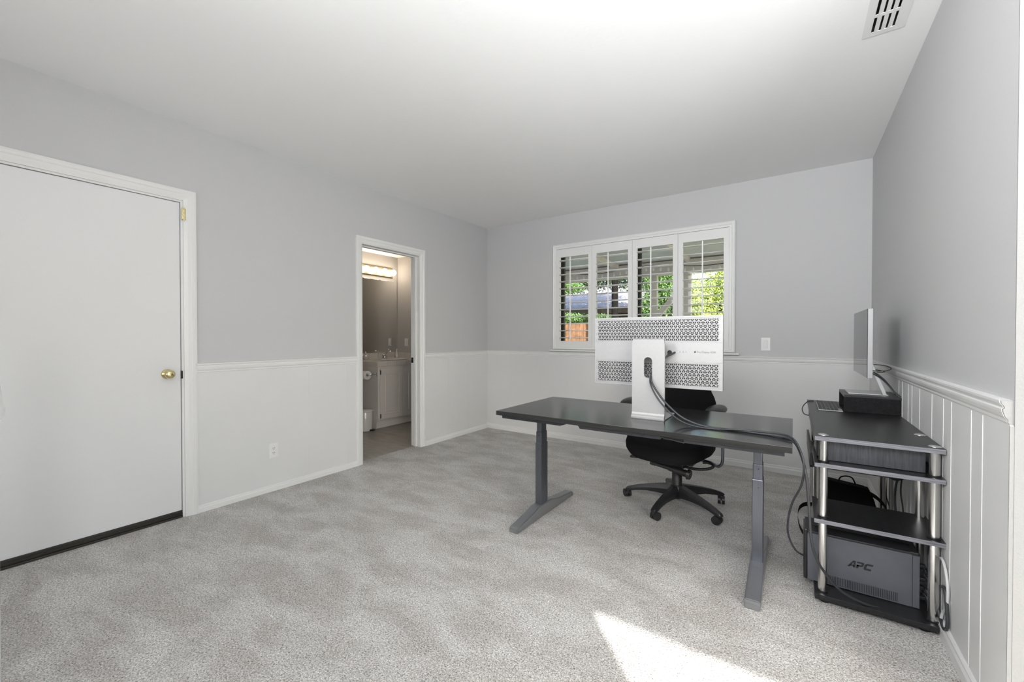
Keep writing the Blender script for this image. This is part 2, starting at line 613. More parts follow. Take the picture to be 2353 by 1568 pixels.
w = MB(); w.box((FX + 0.072, -5.15, 0.6), (FX + 0.078, -2.95, 2.1)); w.build('glass_pane', M_glass, w3)

# wainscot (white panelling to chair rail height)
PT = 0.008
w = MB()
w.box((0, D1b + 0.06, 0), (PT, D2a - 0.06, RZ - 0.03)); w.box((0, D2b + 0.06, 0), (PT, 0.0, RZ - 0.03))
for y in (-2.4, -2.05, -0.75, -0.4):
    w.box((PT - 0.001, y, 0.05), (PT + 0.0006, y + 0.003, RZ - 0.06))
struct(w.build('trim_1', M_panel), 'white wainscot panelling along the left wall', 'wall panelling')
w = MB()
w.box((0, -PT, 0), (WX, 0, RZ - 0.04))
for x in (0.35, 0.78, 1.2, 1.62, 2.04, 2.46, 3.03, 3.14, 3.36, 3.55):
    w.box((x, -PT - 0.0006, 0.05), (x + 0.003, -PT + 0.001, RZ - 0.06))
struct(w.build('trim_2', M_panel), 'white wainscot panelling under the window on the back wall', 'wall panelling')
w = MB(); w.box((WX - PT, -2.555, 0), (WX, 0, RZ - 0.03))
struct(w.build('trim_3', M_panel), 'white wainscot panelling on the right wall with bright vertical joints', 'wall panelling')
w = MB()
for y in (-1.10, -1.19, -1.33, -1.415, -1.568, -1.779, -1.944, -2.045, -2.257, -2.358):
    w.box((WX - PT - 0.0014, y - 0.0022, 0.06), (WX - PT + 0.001, y + 0.0022, RZ - 0.07), 0.0008)
struct(w.build('trim_4', M_groove), 'bright caulked vertical joints of the right wall panelling', 'wall panelling')

RAIL = [(0, 0), (0.008, 0), (0.012, 0.006), (0.012, 0.014), (0.018, 0.022), (0.022, 0.034), (0.023, 0.042), (0.019, 0.046),
        (0.021, 0.052), (0.026, 0.058), (0.027, 0.066), (0.0, 0.067)]
def rail(mb, o, n, d, L, z=RZ - 0.067, prof=RAIL, s=1.0):
    mb.prism([(u * s, v * s) for u, v in prof], (Vector(o) + Vector((0, 0, z)), n, (0, 0, 1), d), L)
w = MB()
rail(w, (0, D1b + 0.06, 0), (1, 0, 0), (0, 1, 0), (D2a - 0.062) - (D1b + 0.06), s=0.98)
rail(w, (0, D2b + 0.062, 0), (1, 0, 0), (0, 1, 0), 0 - (D2b + 0.062), s=0.98)
struct(w.build('trim_5', M_white), 'white moulded chair rail along the left wall', 'chair rail')
w = MB(); rail(w, (0, 0, 0), (0, -1, 0), (1, 0, 0), WX, z=RZ - 0.057, s=0.85)
struct(w.build('trim_6', M_white), 'white moulded chair rail along the back wall', 'chair rail')
w = MB(); rail(w, (WX, -2.549, 0), (-1, 0, 0), (0, 1, 0), 2.549, z=RZ - 0.067)
struct(w.build('trim_7', M_white), 'white moulded chair rail along the right wall', 'chair rail')
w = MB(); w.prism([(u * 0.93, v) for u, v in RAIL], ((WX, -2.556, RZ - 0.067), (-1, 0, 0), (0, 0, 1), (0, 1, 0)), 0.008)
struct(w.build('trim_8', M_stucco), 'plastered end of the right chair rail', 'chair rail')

BASE = [(0, 0), (0.013, 0), (0.013, 0.036), (0.009, 0.046), (0.009, 0.054), (0.004, 0.060), (0, 0.060)]
w = MB()
rail(w, (PT, D1b + 0.06, 0), (1, 0, 0), (0, 1, 0), (D2a - 0.062) - (D1b + 0.06), z=0, prof=BASE, s=0.8)
rail(w, (PT, D2b + 0.062, 0), (1, 0, 0), (0, 1, 0), -(D2b + 0.062), z=0, prof=BASE, s=0.9)
struct(w.build('baseboard_left', M_white), 'low white baseboard along the left wall', 'baseboard')
w = MB(); rail(w, (0, -PT, 0), (0, -1, 0), (1, 0, 0), WX, z=0, prof=BASE, s=1.05)
struct(w.build('baseboard_back', M_white), 'low white baseboard along the back wall', 'baseboard')
w = MB(); rail(w, (WX - PT, -2.55, 0), (-1, 0, 0), (0, 1, 0), 2.55, z=0, prof=BASE, s=1.1)
struct(w.build('baseboard_right', M_white), 'low white baseboard along the right wall', 'baseboard')

# slim post at the left edge of the frame
w = MB()
w.box((1.16, -4.22, 0), (1.28, -4.1035, 0.9), 0.003)
w.prism([(0, 0), (0.008, 0), (0.0145, 0.012), (0.0165, 0.028), (0.0155, 0.034), (0.0125, 0.06), (0.0085, 0.09), (0.0035, 0.135), (0, 0.15)],
        ((1.16, -4.106, 0.922), (0, 1, 0), (0, 0, 1), (1, 0, 0)), 0.12)
w.box((1.16, -4.22, 0.9), (1.28, -4.106, 1.07), 0.003)
struct(w.build('trim_9', mat('darkened_post_paint', (0.42, 0.42, 0.42), 0.5)), 'white post end at the left edge of the picture', 'post')  # paint darkened to tone down the strong fill light here

# ------------------------------------------------------------------ door_1 (large white slab door on the left)
def mitre(mb, prof, path, outward, N, closed):
    """profile (depth u, outward v) swept along a mitred polyline; outward = per-vertex outward direction"""
    N = Vector(N)
    t = bmesh.new()
    rings = []
    for p, o in zip(path, outward):
        rings.append([t.verts.new(Vector(p) + N * u + Vector(o) * v) for u, v in prof])
    k = len(prof); n = len(path)
    for i in range(n if closed else n - 1):
        A = rings[i]; B = rings[(i + 1) % n]
        for j in range(k):
            t.faces.new((A[j], A[(j + 1) % k], B[(j + 1) % k], B[j]))
    if not closed:
        t.faces.new(rings[0][::-1]); t.faces.new(rings[-1])
    bmesh.ops.recalc_face_normals(t, faces=t.faces[:])
    mb._merge(t)

def casing(mb, x, ya, yb, zt, wd=0.06, th=0.016, sgn=1):
    """casing boards around an opening in an x=const wall"""
    prof = [(0, 0), (0, wd), (th * 0.9, wd), (th, wd * 0.85), (th, wd * 0.62), (th * 0.8, wd * 0.55), (th * 0.75, wd * 0.3), (th * 0.55, wd * 0.12), (th * 0.4, 0)]
    N = (sgn, 0, 0)
    mitre(mb, prof, [(x, ya, 0), (x, ya, zt), (x, yb, zt), (x, yb, 0)], [(0, -1, 0), (0, -1, 1), (0, 1, 1), (0, 1, 0)], N, False)

w = MB(); casing(w, 0, D1a, D1b, D1z, 0.068, 0.018)
struct(w.build('trim_10', M_white), 'white moulded casing around the white door on the left', 'door casing')
w = MB()
w.box((-0.13, D1b - 0.012, 0), (-0.002, D1b, D1z)); w.box((-0.13, D1a, 0), (-0.002, D1a + 0.012, D1z))
w.box((-0.13, D1a + 0.012, D1z - 0.012), (-0.002, D1b - 0.012, D1z))
struct(w.build('trim_11', M_white), 'white jamb around the white door on the left', 'door jamb')
w = MB(); w.box((-0.045, D1a + 0.015, 0.046), (-0.006, D1b - 0.016, D1z - 0.016), 0.002)
d1 = struct(w.build('door_1', M_door), 'plain white slab door on the left', 'door')
w = MB()
w.box((-0.05, D1a + 0.014, 0.0), (0.004, D1b - 0.013, 0.013), 0.002)
w.box((-0.045, D1a + 0.014, 0.013), (-0.004, D1b - 0.013, 0.045), 0.002)
w.box((-0.006, D1a + 0.014, 0.024), (0.001, D1b - 0.013, 0.028), 0.001)
w.build('door_sweep', M_thresh, d1)
w = MB()
kc = (-0.006, -3.322, 0.939)
w.lathe([(0.031, 0), (0.031, 0.003), (0.027, 0.007), (0.013, 0.010), (0.011, 0.028), (0.018, 0.034), (0.026, 0.044), (0.027, 0.054), (0.022, 0.062), (0.010, 0.066), (0, 0.0665)],
        kc, 'X', 32)
w.build('door_knob', M_brass, d1)
w = MB()
w.box((0.002, -3.245, 1.934), (0.012, -3.222, 2.008), 0.002)
w.cyl((0.009, -3.232, 1.930), (0.009, -3.232, 2.012), 0.007, n=14)
for z in (1.945, 1.968, 1.99):
    w.cyl((0.012, -3.24, z), (0.0145, -3.24, z), 0.004, n=10)
w.build('door_hinge', M_brass, d1)
w = MB()
w.box((-0.02, -3.2515, 0.905), (0.0005, -3.2445, 0.955))
w.cyl((-0.005, -3.2455, 0.905), (-0.005, -3.2455, 0.955), 0.006, n=12)
w.build('strike_plate', M_blackmetal, d1)

# ------------------------------------------------------------------ bathroom doorway trim
w = MB(); casing(w, 0, D2a, D2b, D2z, 0.064, 0.018)
struct(w.build('trim_12', M_white), 'white moulded casing around the bathroom doorway', 'door casing')
w = MB(); casing(w, -0.13, D2a, D2b, D2z, 0.064, 0.016, -1)
struct(w.build('trim_13', M_white), 'white casing on the bathroom side of the doorway', 'door casing')
w = MB()
w.box((-0.132, D2b - 0.004, 0), (0.002, D2b + 0.002, D2z)); w.box((-0.132, D2a - 0.002, 0), (0.002, D2a + 0.004, D2z))
w.box((-0.132, D2a + 0.004, D2z - 0.004), (0.002, D2b - 0.004, D2z + 0.002))
w.box((-0.085, D2b - 0.015, 0), (-0.05, D2b - 0.003, D2z), 0.002); w.box((-0.085, D2a + 0.003, 0), (-0.05, D2a + 0.015, D2z), 0.002)
w.box((-0.085, D2a + 0.015, D2z - 0.016), (-0.05, D2b - 0.015, D2z - 0.003), 0.002)
jm = struct(w.build('trim_14', M_white), 'white jamb with door stop in the bathroom doorway', 'door jamb')
w = MB(); w.box((-0.128, D2b - 0.0065, 0.895), (-0.098, D2b - 0.003, 0.952), 0.001)
w.box((-0.118, D2b - 0.0075, 0.915), (-0.108, D2b - 0.006, 0.935))
w.build('strike_plate', M_blackmetal, jm)

# ------------------------------------------------------------------ window, casing, shutters
w = MB()
cx0, cx1, cz0, cz1 = 0.972, 2.845, 1.032, 2.231
CP = [(0, 0), (0, 0.05), (0.020, 0.05), (0.024, 0.044), (0.020, 0.036), (0.020, 0.026), (0.014, 0.018), (0.014, 0.0)]
mitre(w, CP, [(cx0 + 0.05, 0, cz0 + 0.05), (cx0 + 0.05, 0, cz1 - 0.05), (cx1 - 0.05, 0, cz1 - 0.05), (cx1 - 0.05, 0, cz0 + 0.05)],
      [(-1, 0, -1), (-1, 0, 1), (1, 0, 1), (1, 0, -1)], (0, -1, 0), True)
w.box((cx0 - 0.035, -0.03, cz0 - 0.022), (cx1 + 0.035, 0, cz0 - 0.004), 0.004)
struct(w.build('trim_15', M_white), 'white moulded casing and sill around the shuttered window', 'window casing')
w = MB()
FY0, FY1 = 0.085, 0.125
w.box((wx0, FY0, wz0), (1.062, FY1, wz1), 0.002); w.box((wx1 - 0.04, FY0, wz0), (wx1, FY1, wz1), 0.002)
w.box((1.922, FY0, wz0), (1.945, FY1, wz1), 0.002); w.box((1.943, FY0 - 0.02, wz0), (1.968, FY0 + 0.01, wz1), 0.002)
w.box((wx0, FY0, wz0), (wx1, FY1, wz0 + 0.035), 0.002); w.box((wx0, FY0, wz1 - 0.035), (wx1, FY1, wz1), 0.002)
win = struct(w.build('window_1', M_thresh), 'dark framed sliding window behind white shutters', 'window')
w = MB(); w.box((wx0 + 0.02, 0.103, wz0 + 0.02), (wx1 - 0.02, 0.107, wz1 - 0.02)); w.build('glass_pane', M_glass, win)
# reveal
w = MB()
w.box((wx0 - 0.001, 0.0, wz0), (wx0 + 0.004, FY0, wz1)); w.box((wx1 - 0.004, 0.0, wz0), (wx1 + 0.001, FY0, wz1))
w.box((wx0, 0.0, wz0 - 0.001), (wx1, FY0, wz0 + 0.004)); w.box((wx0, 0.0, wz1 - 0.004), (wx1, FY0, wz1 + 0.001))
struct(w.build('trim_16', M_white), 'white painted reveal inside the window opening', 'window reveal')

PX = [1.0085, 1.4545, 1.9010, 2.3495, 2.7955]
OX = [(1.063, 1.411), (1.507, 1.855), (1.951, 2.302), (2.397, 2.749)]
where = ['leftmost white louvred shutter panel, full height visible beside the display',
         'white louvred shutter panel second from left, above the left of the display',
         'white louvred shutter panel third from left, above the middle of the display',
         'rightmost white louvred shutter panel, bright yellow green foliage behind it']
PZ0, PZ1, OZ0, OZ1 = 1.047, 2.177, 1.128, 2.085
for i in range(4):
    a, b = PX[i] + 0.001, PX[i + 1] - 0.001
    oa, ob = OX[i]
    t = thing('window_shutter', where[i], 'shutter', ((a + b) / 2, -0.004, PZ0), 'plantation shutter panels in the window')
    m = MB()
    y0, y1 = -0.016, 0.012
    m.box((a, y0, PZ0), (oa, y1, PZ1), 0.0015); m.box((ob, y0, PZ0), (b, y1, PZ1), 0.0015)
    m.box((oa - 0.001, y0, PZ0), (ob + 0.001, y1, OZ0), 0.0015); m.box((oa - 0.001, y0, OZ1), (ob + 0.001, y1, PZ1), 0.0015)
    m.build('shutter_frame', M_white, t)
    m = MB()
    n = 12
    for k in range(n):
        z = OZ1 - 0.041 - k * (OZ1 - OZ0 - 0.078) / (n - 1)
        prof = []
        for q in range(16):
            an = 2 * math.pi * q / 16
            u, v = 0.043 * math.cos(an), 0.0060 * math.sin(an)
            tl = R(-1.0 if i < 3 else 5)
            prof.append((u * math.cos(tl) - v * math.sin(tl), u * math.sin(tl) + v * math.cos(tl)))
        m.prism(prof, ((oa + 0.001, 0.0, z), (0, 1, 0), (0, 0, 1), (1, 0, 0)), ob - oa - 0.002, smooth=True)
    m.build('louvers', M_louver, t)
    m = MB(); c = (oa + ob) / 2 - 0.028 * (1 if i != 3 else -0.1)
    m.box((c - 0.006, -0.056, OZ0 + 0.01), (c + 0.006, -0.043, OZ1 - 0.012), 0.002)
    m.build('tilt_rod', M_louver, t)
    for z in (1.2, 2.02):
        m = MB()
        m.cyl(((a if i % 2 == 0 else b), -0.018, z - 0.02), ((a if i % 2 == 0 else b), -0.018, z + 0.02), 0.0035, n=10)
        m.build('shutter_hinge', M_white, t)

# ------------------------------------------------------------------ ceiling vent
t = thing('ceiling_vent', 'white ceiling air vent with dark slots near the right wall', 'vent', (3.62, -1.92, H))
m = MB()
VX0, VX1, VY0, VY1 = 3.541, 3.690, -2.14, -1.730
rows_y = [(-1.762, -1.868), (-1.888, -1.994), (-2.014, -2.118)]
slots_x = [3.5735, 3.597, 3.620, 3.643]
m.box((VX0, VY0, H - 0.0035), (3.5705, VY1, H - 0.0015), 0.0015); m.box((3.6505, VY0, H - 0.0035), (VX1, VY1, H - 0.0015), 0.0015)
yb_ = [VY1] + [v for r in rows_y for v in r] + [VY0]
for k in range(0, len(yb_), 2):
    m.box((3.57, yb_[k + 1], H - 0.0035), (3.651, yb_[k], H - 0.0015))
m.build('vent_frame', M_plate, t)
m = MB()
for (ya_, yb2) in rows_y:
    for k in range(3):
        m.box((slots_x[k] + 0.0068, yb2, H - 0.003), (slots_x[k + 1] - 0.0005, ya_, H - 0.0015), rot=Matrix.Rotation(R(-9), 3, 'Y'))
m.build('vent_fins', M_plate, t)
m = MB()
m.box((3.56, VY0 + 0.045, H + 0.05), (3.68, VY1 - 0.025, H + 0.055))
m.box((3.56, -1.7535, H), (3.68, -1.7525, H + 0.055)); m.box((3.56, -2.1, H), (3.68, -2.099, H + 0.055))
m.box((3.5595, VY0 + 0.045, H), (3.5605, VY1 - 0.025, H + 0.10)); m.box((3.6795, VY0 + 0.045, H), (3.6805, VY1 - 0.025, H + 0.10))
m.build('vent_duct', M_blackmetal, t)  # black sheets close behind the slots stand in for shade in the duct

# ------------------------------------------------------------------ switch and outlet
t = thing('light_switch', 'white rocker light switch on the gray wall right of the window', 'light switch', (3.0825, -0.003, 1.055))
m = MB(); m.box((3.047, -0.006, 1.053), (3.118, 0, 1.168), 0.003); m.build('switch_plate', M_plate, t)
m = MB(); m.box((3.067, -0.010, 1.076), (3.098, -0.005, 1.145), 0.002, rot=Matrix.Rotation(R(3), 3, 'X')); m.build('rocker', M_plate, t)
t = thing('wall_outlet', 'white duplex power outlet low on the left wainscot', 'outlet', (PT, -2.681, 0.25))
m = MB(); m.box((PT - 0.001, -2.715, 0.252), (PT + 0.005, -2.647, 0.368), 0.003); m.build('outlet_plate', M_plate, t)
m = MB(); m.box((PT + 0.004, -2.698, 0.276), (PT + 0.0065, -2.664, 0.344), 0.002); m.build('outlet_face', M_plate, t)
m = MB()
for z in (0.327, 0.293):
    for dy in (-0.0065, 0.0065):
        m.box((PT + 0.006, -2.681 + dy - 0.0013, z - 0.0045), (PT + 0.0070, -2.681 + dy + 0.0013, z + 0.0045))
    m.cyl((PT + 0.006, -2.681, z - 0.0115), (PT + 0.0070, -2.681, z - 0.0115), 0.0026, n=10)
m.build('outlet_slots', M_slot, t)

# ------------------------------------------------------------------ standing desk
DX0, DX1, DY0, DY1, DZ = 1.779, 3.285, -2.222, -1.495, 0.7225
t = thing('standing_desk', 'long black height-adjustable desk on two gray metal legs', 'desk', (2.53, -1.86, 0))
m = MB(); m.box((DX0, DY0, DZ - 0.026), (DX1, DY1, DZ), 0.0015)
tb = m.build('tabletop', M_desktop, t)
m = MB()
# front lip under the top, in three runs with cut-outs between them
zt = DZ - 0.0255
m.prism([(1.806, 0), (2.215, 0), (2.232, -0.012), (2.205, -0.021), (1.810, -0.021), (1.806, -0.017)], ((0, -2.196, zt), (1, 0, 0), (0, 0, 1), (0, 1, 0)), 0.03)
m.prism([(2.300, 0), (2.75, 0), (2.75, -0.022), (2.325, -0.022), (2.318, -0.010)], ((0, -2.196, zt), (1, 0, 0), (0, 0, 1), (0, 1, 0)), 0.03)
m.prism([(2.86, 0), (3.258, 0), (3.258, -0.022), (2.86, -0.022)], ((0, -2.196, zt), (1, 0, 0), (0, 0, 1), (0, 1, 0)), 0.03)
m.build('front_rail', M_deskedge, t)
m = MB()
m.box((1.95, -1.93, 0.655), (3.12, -1.85, 0.695), 0.003)
m.box((2.76, -2.17, 0.672), (2.85, -2.05, 0.694), 0.002)
m.tube([(2.745, -2.19, 0.688), (2.80, -2.185, 0.680), (2.86, -2.185, 0.672)], 0.003, 8)
m.build('crossbar', M_deskedge, t)
for x in (1.9055, 3.1445):
    m = MB(); m.box((x - 0.034, -2.14, 0.668), (x + 0.034, -1.57, 0.696), 0.002); m.build('top_bracket', M_legpaint, t)
    m = MB()
    yc = -1.885
    for (z0, z1, sx, sy) in ((0.52, 0.67, 0.0180, 0.033), (0.452, 0.552, 0.0205, 0.037), (0.066, 0.478, 0.0232, 0.042)):
        m.box((x - sx, yc - sy, z0), (x + sx, yc + sy, z1), 0.003)
    lg = m.build('leg', M_legpaint, t)
    for z in (0.53, 0.44):
        m = MB(); m.cyl((x + 0.004, yc - 0.0435, z), (x + 0.004, yc - 0.036, z), 0.0022, n=8)
        m.build('leg_screw', M_blackmetal, lg)
    m = MB()
    prof = [(-2.222, 0.0), (-1.472, 0.0), (-1.472, 0.022), (-1.485, 0.032), (-1.70, 0.052), (-1.80, 0.078), (-1.97, 0.078), (-2.03, 0.062), (-2.205, 0.034), (-2.222, 0.024)]
    tt = MB(); tt.prism(prof, ((x - 0.031, 0, 0), (0, 1, 0), (0, 0, 1), (1, 0, 0)), 0.062)
    bmesh.ops.remove_doubles(tt.bm, verts=tt.bm.verts[:], dist=1e-5)
    bmesh.ops.bevel(tt.bm, geom=tt.bm.edges[:], offset=0.004, segments=2, affect='EDGES')
    ft = tt.build('foot', M_footpaint, t)

# ------------------------------------------------------------------ large display seen from behind
BX0, BX1, BZ0, BZ1 = 2.274, 2.982, 0.892, 1.290
BYB, BYF = -1.866, -1.838          # back face (towards camera) and screen face
t = thing('computer_display', 'large silver display on the desk, its perforated back towards the camera', 'computer monitor', (2.627, -1.87, DZ))
P = 0.0215
RW = P * 0.866
rows = 7
BandH = rows * RW + P * 0.13 + 0.004
bands = [(BZ1 - 0.009 - BandH, BZ1 - 0.009), (BZ0 + 0.009, BZ0 + 0.009 + BandH)]
RH = P * 0.435
span = (rows - 1) * RW / 2 + P * 0.577
cuts = [((a + b) / 2 - span, (a + b) / 2 + span) for a, b in bands]
m = MB()
fr = 0.004
# rim and plain middle band around the two recesses
m.box((BX0, BYB + 0.004, BZ0), (BX1, BYF, BZ1), 0.003)
# recess depth is made by the front skin: frame strips
m.box((BX0, BYB, cuts[0][1]), (BX1, BYB + 0.006, BZ1), 0.0006)
m.box((BX0, BYB, BZ0), (BX1, BYB + 0.006, cuts[1][0]), 0.0006)
m.box((BX0, BYB, cuts[1][1]), (BX1, BYB + 0.006, cuts[0][0]))
NC = 32
gx0 = (BX0 + BX1) / 2 - (NC * P) / 2
for z0, z1 in cuts:
    m.box((BX0, BYB, z0 - 0.001), (gx0, BYB + 0.006, z1 + 0.001)); m.box((gx0 + NC * P, BYB, z0 - 0.001), (BX1, BYB + 0.006, z1 + 0.001))
    # shallow ledge that half closes the outermost holes
    q = P * 0.577 - RH * 0.35
    m.box((gx0 + 0.0002, BYB + 0.0016, z1 - q), (gx0 + NC * P - 0.0002, BYB + 0.0028, z1 - 0.0002)); m.box((gx0 + 0.0002, BYB + 0.0016, z0 + 0.0002), (gx0 + NC * P - 0.0002, BYB + 0.0028, z0 + q))
    m.box((gx0 + 0.0002, BYB + 0.0029, z0 + 0.0002), (gx0 + P * 0.36, BYB + 0.0039, z1 - 0.0002)); m.box((gx0 + NC * P - P * 0.36, BYB + 0.0029, z0 + 0.0002), (gx0 + NC * P - 0.0002, BYB + 0.0039, z1 - 0.0002))
m.build('housing', M_alu, t)
m = MB(); m.box((BX0 + 0.004, BYF - 0.0005, BZ0 + 0.004), (BX1 - 0.004, BYF + 0.001, BZ1 - 0.004)); m.build('screen', M_screen, t)
for bi, (z0, z1) in enumerate(bands):
    # perforated plate; a dark backing stands in for shade in its holes
    g = MB(); bm = g.bm
    zc0 = (z0 + z1) / 2 - (rows - 1) * RW / 2
    rh = P * 0.435
    NS = 24
    for r_ in range(rows):
        off = 0.0 if (r_ % 2 == 0) else P / 2
        cols = NC if r_ % 2 == 0 else NC - 1
        for c_ in range(cols):
            cx = gx0 + P / 2 + c_ * P + off
            cz = zc0 + r_ * RW
            hexv = []; cir = []; cirb = []
            for k in range(NS):
                an = 2 * math.pi * k / NS + math.pi / 6
                # hexagon boundary radius (pointy top), apothem P/2
                d = (an - math.pi / 6 + math.pi / 6) % (math.pi / 3) - math.pi / 6
                rb = (P / 2) / math.cos(((an + math.pi / 6) % (math.pi / 3)) - math.pi / 6)
                hexv.append(bm.verts.new((cx + rb * math.cos(an), BYB, cz + rb * math.sin(an))))
                cir.append(bm.verts.new((cx + rh * math.cos(an), BYB, cz + rh * math.sin(an))))
                cirb.append(bm.verts.new((cx + rh * 0.97 * math.cos(an), BYB + 0.0032, cz + rh * 0.97 * math.sin(an))))
            for k in range(NS):
                k2 = (k + 1) % NS
                bm.faces.new((hexv[k], hexv[k2], cir[k2], cir[k]))
                f = bm.faces.new((cir[k], cir[k2], cirb[k2], cirb[k])); f.smooth = True
            # three spokes in the depth of the hole
            edge_cell = (r_ in (0, rows - 1)) or c_ in (0, cols - 1)
            for q in range(3):
                an = math.pi / 2 + q * 2 * math.pi / 3 if (bi == 0) else -math.pi / 2 + q * 2 * math.pi / 3
                ux, uz = math.cos(an), math.sin(an)
                px_, pz_ = -uz, ux
                hw0, hw1 = 0.0008, 0.0015
                y = BYB + 0.0014
                vs = [bm.verts.new((cx + ux * 0.0 + px_ * hw0, y, cz + pz_ * hw0)),
                      bm.verts.new((cx + ux * rh * 0.98 + px_ * hw1, y - 0.0008, cz + uz * rh * 0.98 + pz_ * hw1)),
                      bm.verts.new((cx + ux * rh * 0.98 - px_ * hw1, y - 0.0008, cz + uz * rh * 0.98 - pz_ * hw1)),
                      bm.verts.new((cx - px_ * hw0, y, cz - pz_ * hw0))]
                vb = [bm.verts.new(v.co + Vector((0, 0.0022, 0))) for v in vs]
                bm.faces.new(vs)
                for k in range(4):
                    bm.faces.new((vs[k], vb[k], vb[(k + 1) % 4], vs[(k + 1) % 4]))
    # half cells that close the plate on odd rows, and top/bottom strips
    for r_ in range(rows):
        if r_ % 2 == 1:
            cz = zc0 + r_ * RW
            for (xa, xb) in ((gx0, gx0 + P / 2), (gx0 + NC * P - P / 2, gx0 + NC * P)):
                xin, xo = (xb, xa) if xa == gx0 else (xa, xb)
                bm.faces.new([bm.verts.new((xo, BYB, cz - P * 0.577)), bm.verts.new((xin, BYB, cz - P * 0.289)),
                              bm.verts.new((xin, BYB, cz + P * 0.289)), bm.verts.new((xo, BYB, cz + P * 0.577))])
    g.build('perforated_grille', M_alu, t)
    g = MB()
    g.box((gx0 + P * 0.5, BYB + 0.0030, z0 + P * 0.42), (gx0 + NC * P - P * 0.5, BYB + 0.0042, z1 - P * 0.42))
    g.build('grille_hole_shade', M_grillshadow, t)
# stand: vertical plate with a slot, base plate
SX0, SX1, SYB = 2.537, 2.714, -1.965
m = MB(); bm = m.bm
Z0, Z1 = DZ + 0.008, 1.162
slx, slz, slr, slh = 2.6255, 1.006, 0.0225, 0.058
def plate_ring(y):
    outer = []; inner = []
    n = 40
    for k in range(n):
        a = 2 * math.pi * k / n
        ix = slx + slr * math.cos(a)
        iz = slz + slr * math.sin(a) + (slh - slr if math.sin(a) >= 0 else -(slh - slr))
        inner.append(bm.verts.new((ix, y, iz)))
        # outer rectangle hit from the slot centre
        dx, dz = math.cos(a), math.sin(a)
        cands = []
        if dx > 1e-6: cands.append((SX1 - slx) / dx)
        if dx < -1e-6: cands.append((SX0 - slx) / dx)
        if dz > 1e-6: cands.append((Z1 - slz) / dz)
        if dz < -1e-6: cands.append((Z0 - slz) / dz)
        s = min(cands)
        outer.append(bm.verts.new((slx + dx * s, y, slz + dz * s)))
    # snap corners
    for (xc, zc) in ((SX0, Z0), (SX1, Z0), (SX0, Z1), (SX1, Z1)):
        v = min(outer, key=lambda v: (v.co.x - xc) ** 2 + (v.co.z - zc) ** 2)
        v.co.x, v.co.z = xc, zc
        if zc == Z1:
            v.co.x += 0.004 * (1 if xc == SX0 else -1)
    return outer, inner
o1, i1 = plate_ring(SYB)
o2, i2 = plate_ring(SYB + 0.010)
n = len(o1)
for k in range(n):
    k2 = (k + 1) % n
    bm.faces.new((o1[k], o1[k2], i1[k2], i1[k]))
    bm.faces.new((o2[k2], o2[k], i2[k], i2[k2]))
    bm.faces.new((o1[k2], o1[k], o2[k], o2[k2]))
    bm.faces.new((i1[k], i1[k2], i2[k2], i2[k]))
bmesh.ops.recalc_face_normals(bm, faces=bm.faces[:])
# curved foot joining plate and base
prof = [(0.0, 0.0), (-0.013, 0.0), (-0.0145, 0.004), (-0.0145, 0.012), (-0.010, 0.018), (-0.003, 0.024), (0.0, 0.034), (0.010, 0.034), (0.010, 0.0)]
m.prism(prof, ((SX0, SYB, DZ), (0, 1, 0), (0, 0, 1), (1, 0, 0)), SX1 - SX0)
m.box((SX0, SYB - 0.005, DZ + 0.0005), (SX1, -1.735, DZ + 0.009), 0.003)
# arm block behind the plate
m.box((2.60, SYB + 0.009, 1.085), (2.655, BYB + 0.002, 1.145), 0.008)
m.build('stand', M_alu, t)
text_mesh('Pro Display XDR', 'lettering', 0.0138, M_inkgray, t, (2.857, BYB - 0.0003, 1.089), (1, 0, 0), (0, 0, 1), depth=0.0001, scale_x=0.95)
m = MB()
ax, az = 2.847, 1.0935
m.lathe([(0.0046, 0), (0.0046, 0.0005)], (ax, BYB - 0.0006, az), 'Y', 20, sx=0.95)
m.cyl((ax + 0.0015, BYB - 0.0006, az + 0.0062), (ax + 0.0015, BYB - 0.0001, az + 0.0062), 0.0013, n=8)
m.build('logo', M_ink, t)
m = MB()
m.cyl((2.716, BYB - 0.0008, 1.089), (2.716, BYB + 0.001, 1.089), 0.0125, n=24)
m.build('power_inlet', M_ink, t)
m = MB()
for x in (2.745,):
    m.cyl((x, BYB - 0.0012, 1.0905), (x, BYB + 0.001, 1.0905), 0.0062, n=20)
m.build('port_ring', M_alu2, t)
m = MB()
for x in (2.770, 2.787, 2.802):
    m.box((x - 0.0008, BYB - 0.0004, 1.0885), (x + 0.0008, BYB + 0.001, 1.0965))
m.build('port', M_ink, t)

# cables of the display
cz_ = DZ + 0.0045
m = MB()
m.tube([(2.745, BYB - 0.002, 1.0905), (2.733, BYB - 0.03, 1.080), (2.710, BYB - 0.06, 1.064), (2.68, BYB - 0.065, 1.035), (2.650, -1.935, 1.00), (2.643, -1.962, 0.965),
        (2.654, -1.985, 0.925), (2.70, -2.00, 0.862), (2.745, -2.01, 0.815), (2.81, -2.02, 0.765), (2.88, -2.022, 0.738), (2.95, -2.02, cz_), (3.06, -2.02, cz_), (3.17, -2.035, cz_), (3.25, -2.055, cz_ + 0.001),
        (3.292, -2.09, 0.716), (3.318, -2.12, 0.665), (3.335, -2.14, 0.58), (3.345, -2.14, 0.44), (3.352, -2.135, 0.33), (3.372, -2.11, 0.24), (3.405, -2.06, 0.165), (3.46, -2.02, 0.09), (3.54, -1.985, 0.045),
        (3.63, -1.955, 0.032), (3.72, -1.93, 0.03), (3.755, -1.90, 0.035)], 0.0052, 10, sub=6)
tag(m.build('power_cable', M_cable), 'thick black cable running from the display down past the computer stand to its base', 'cable')
m = MB()
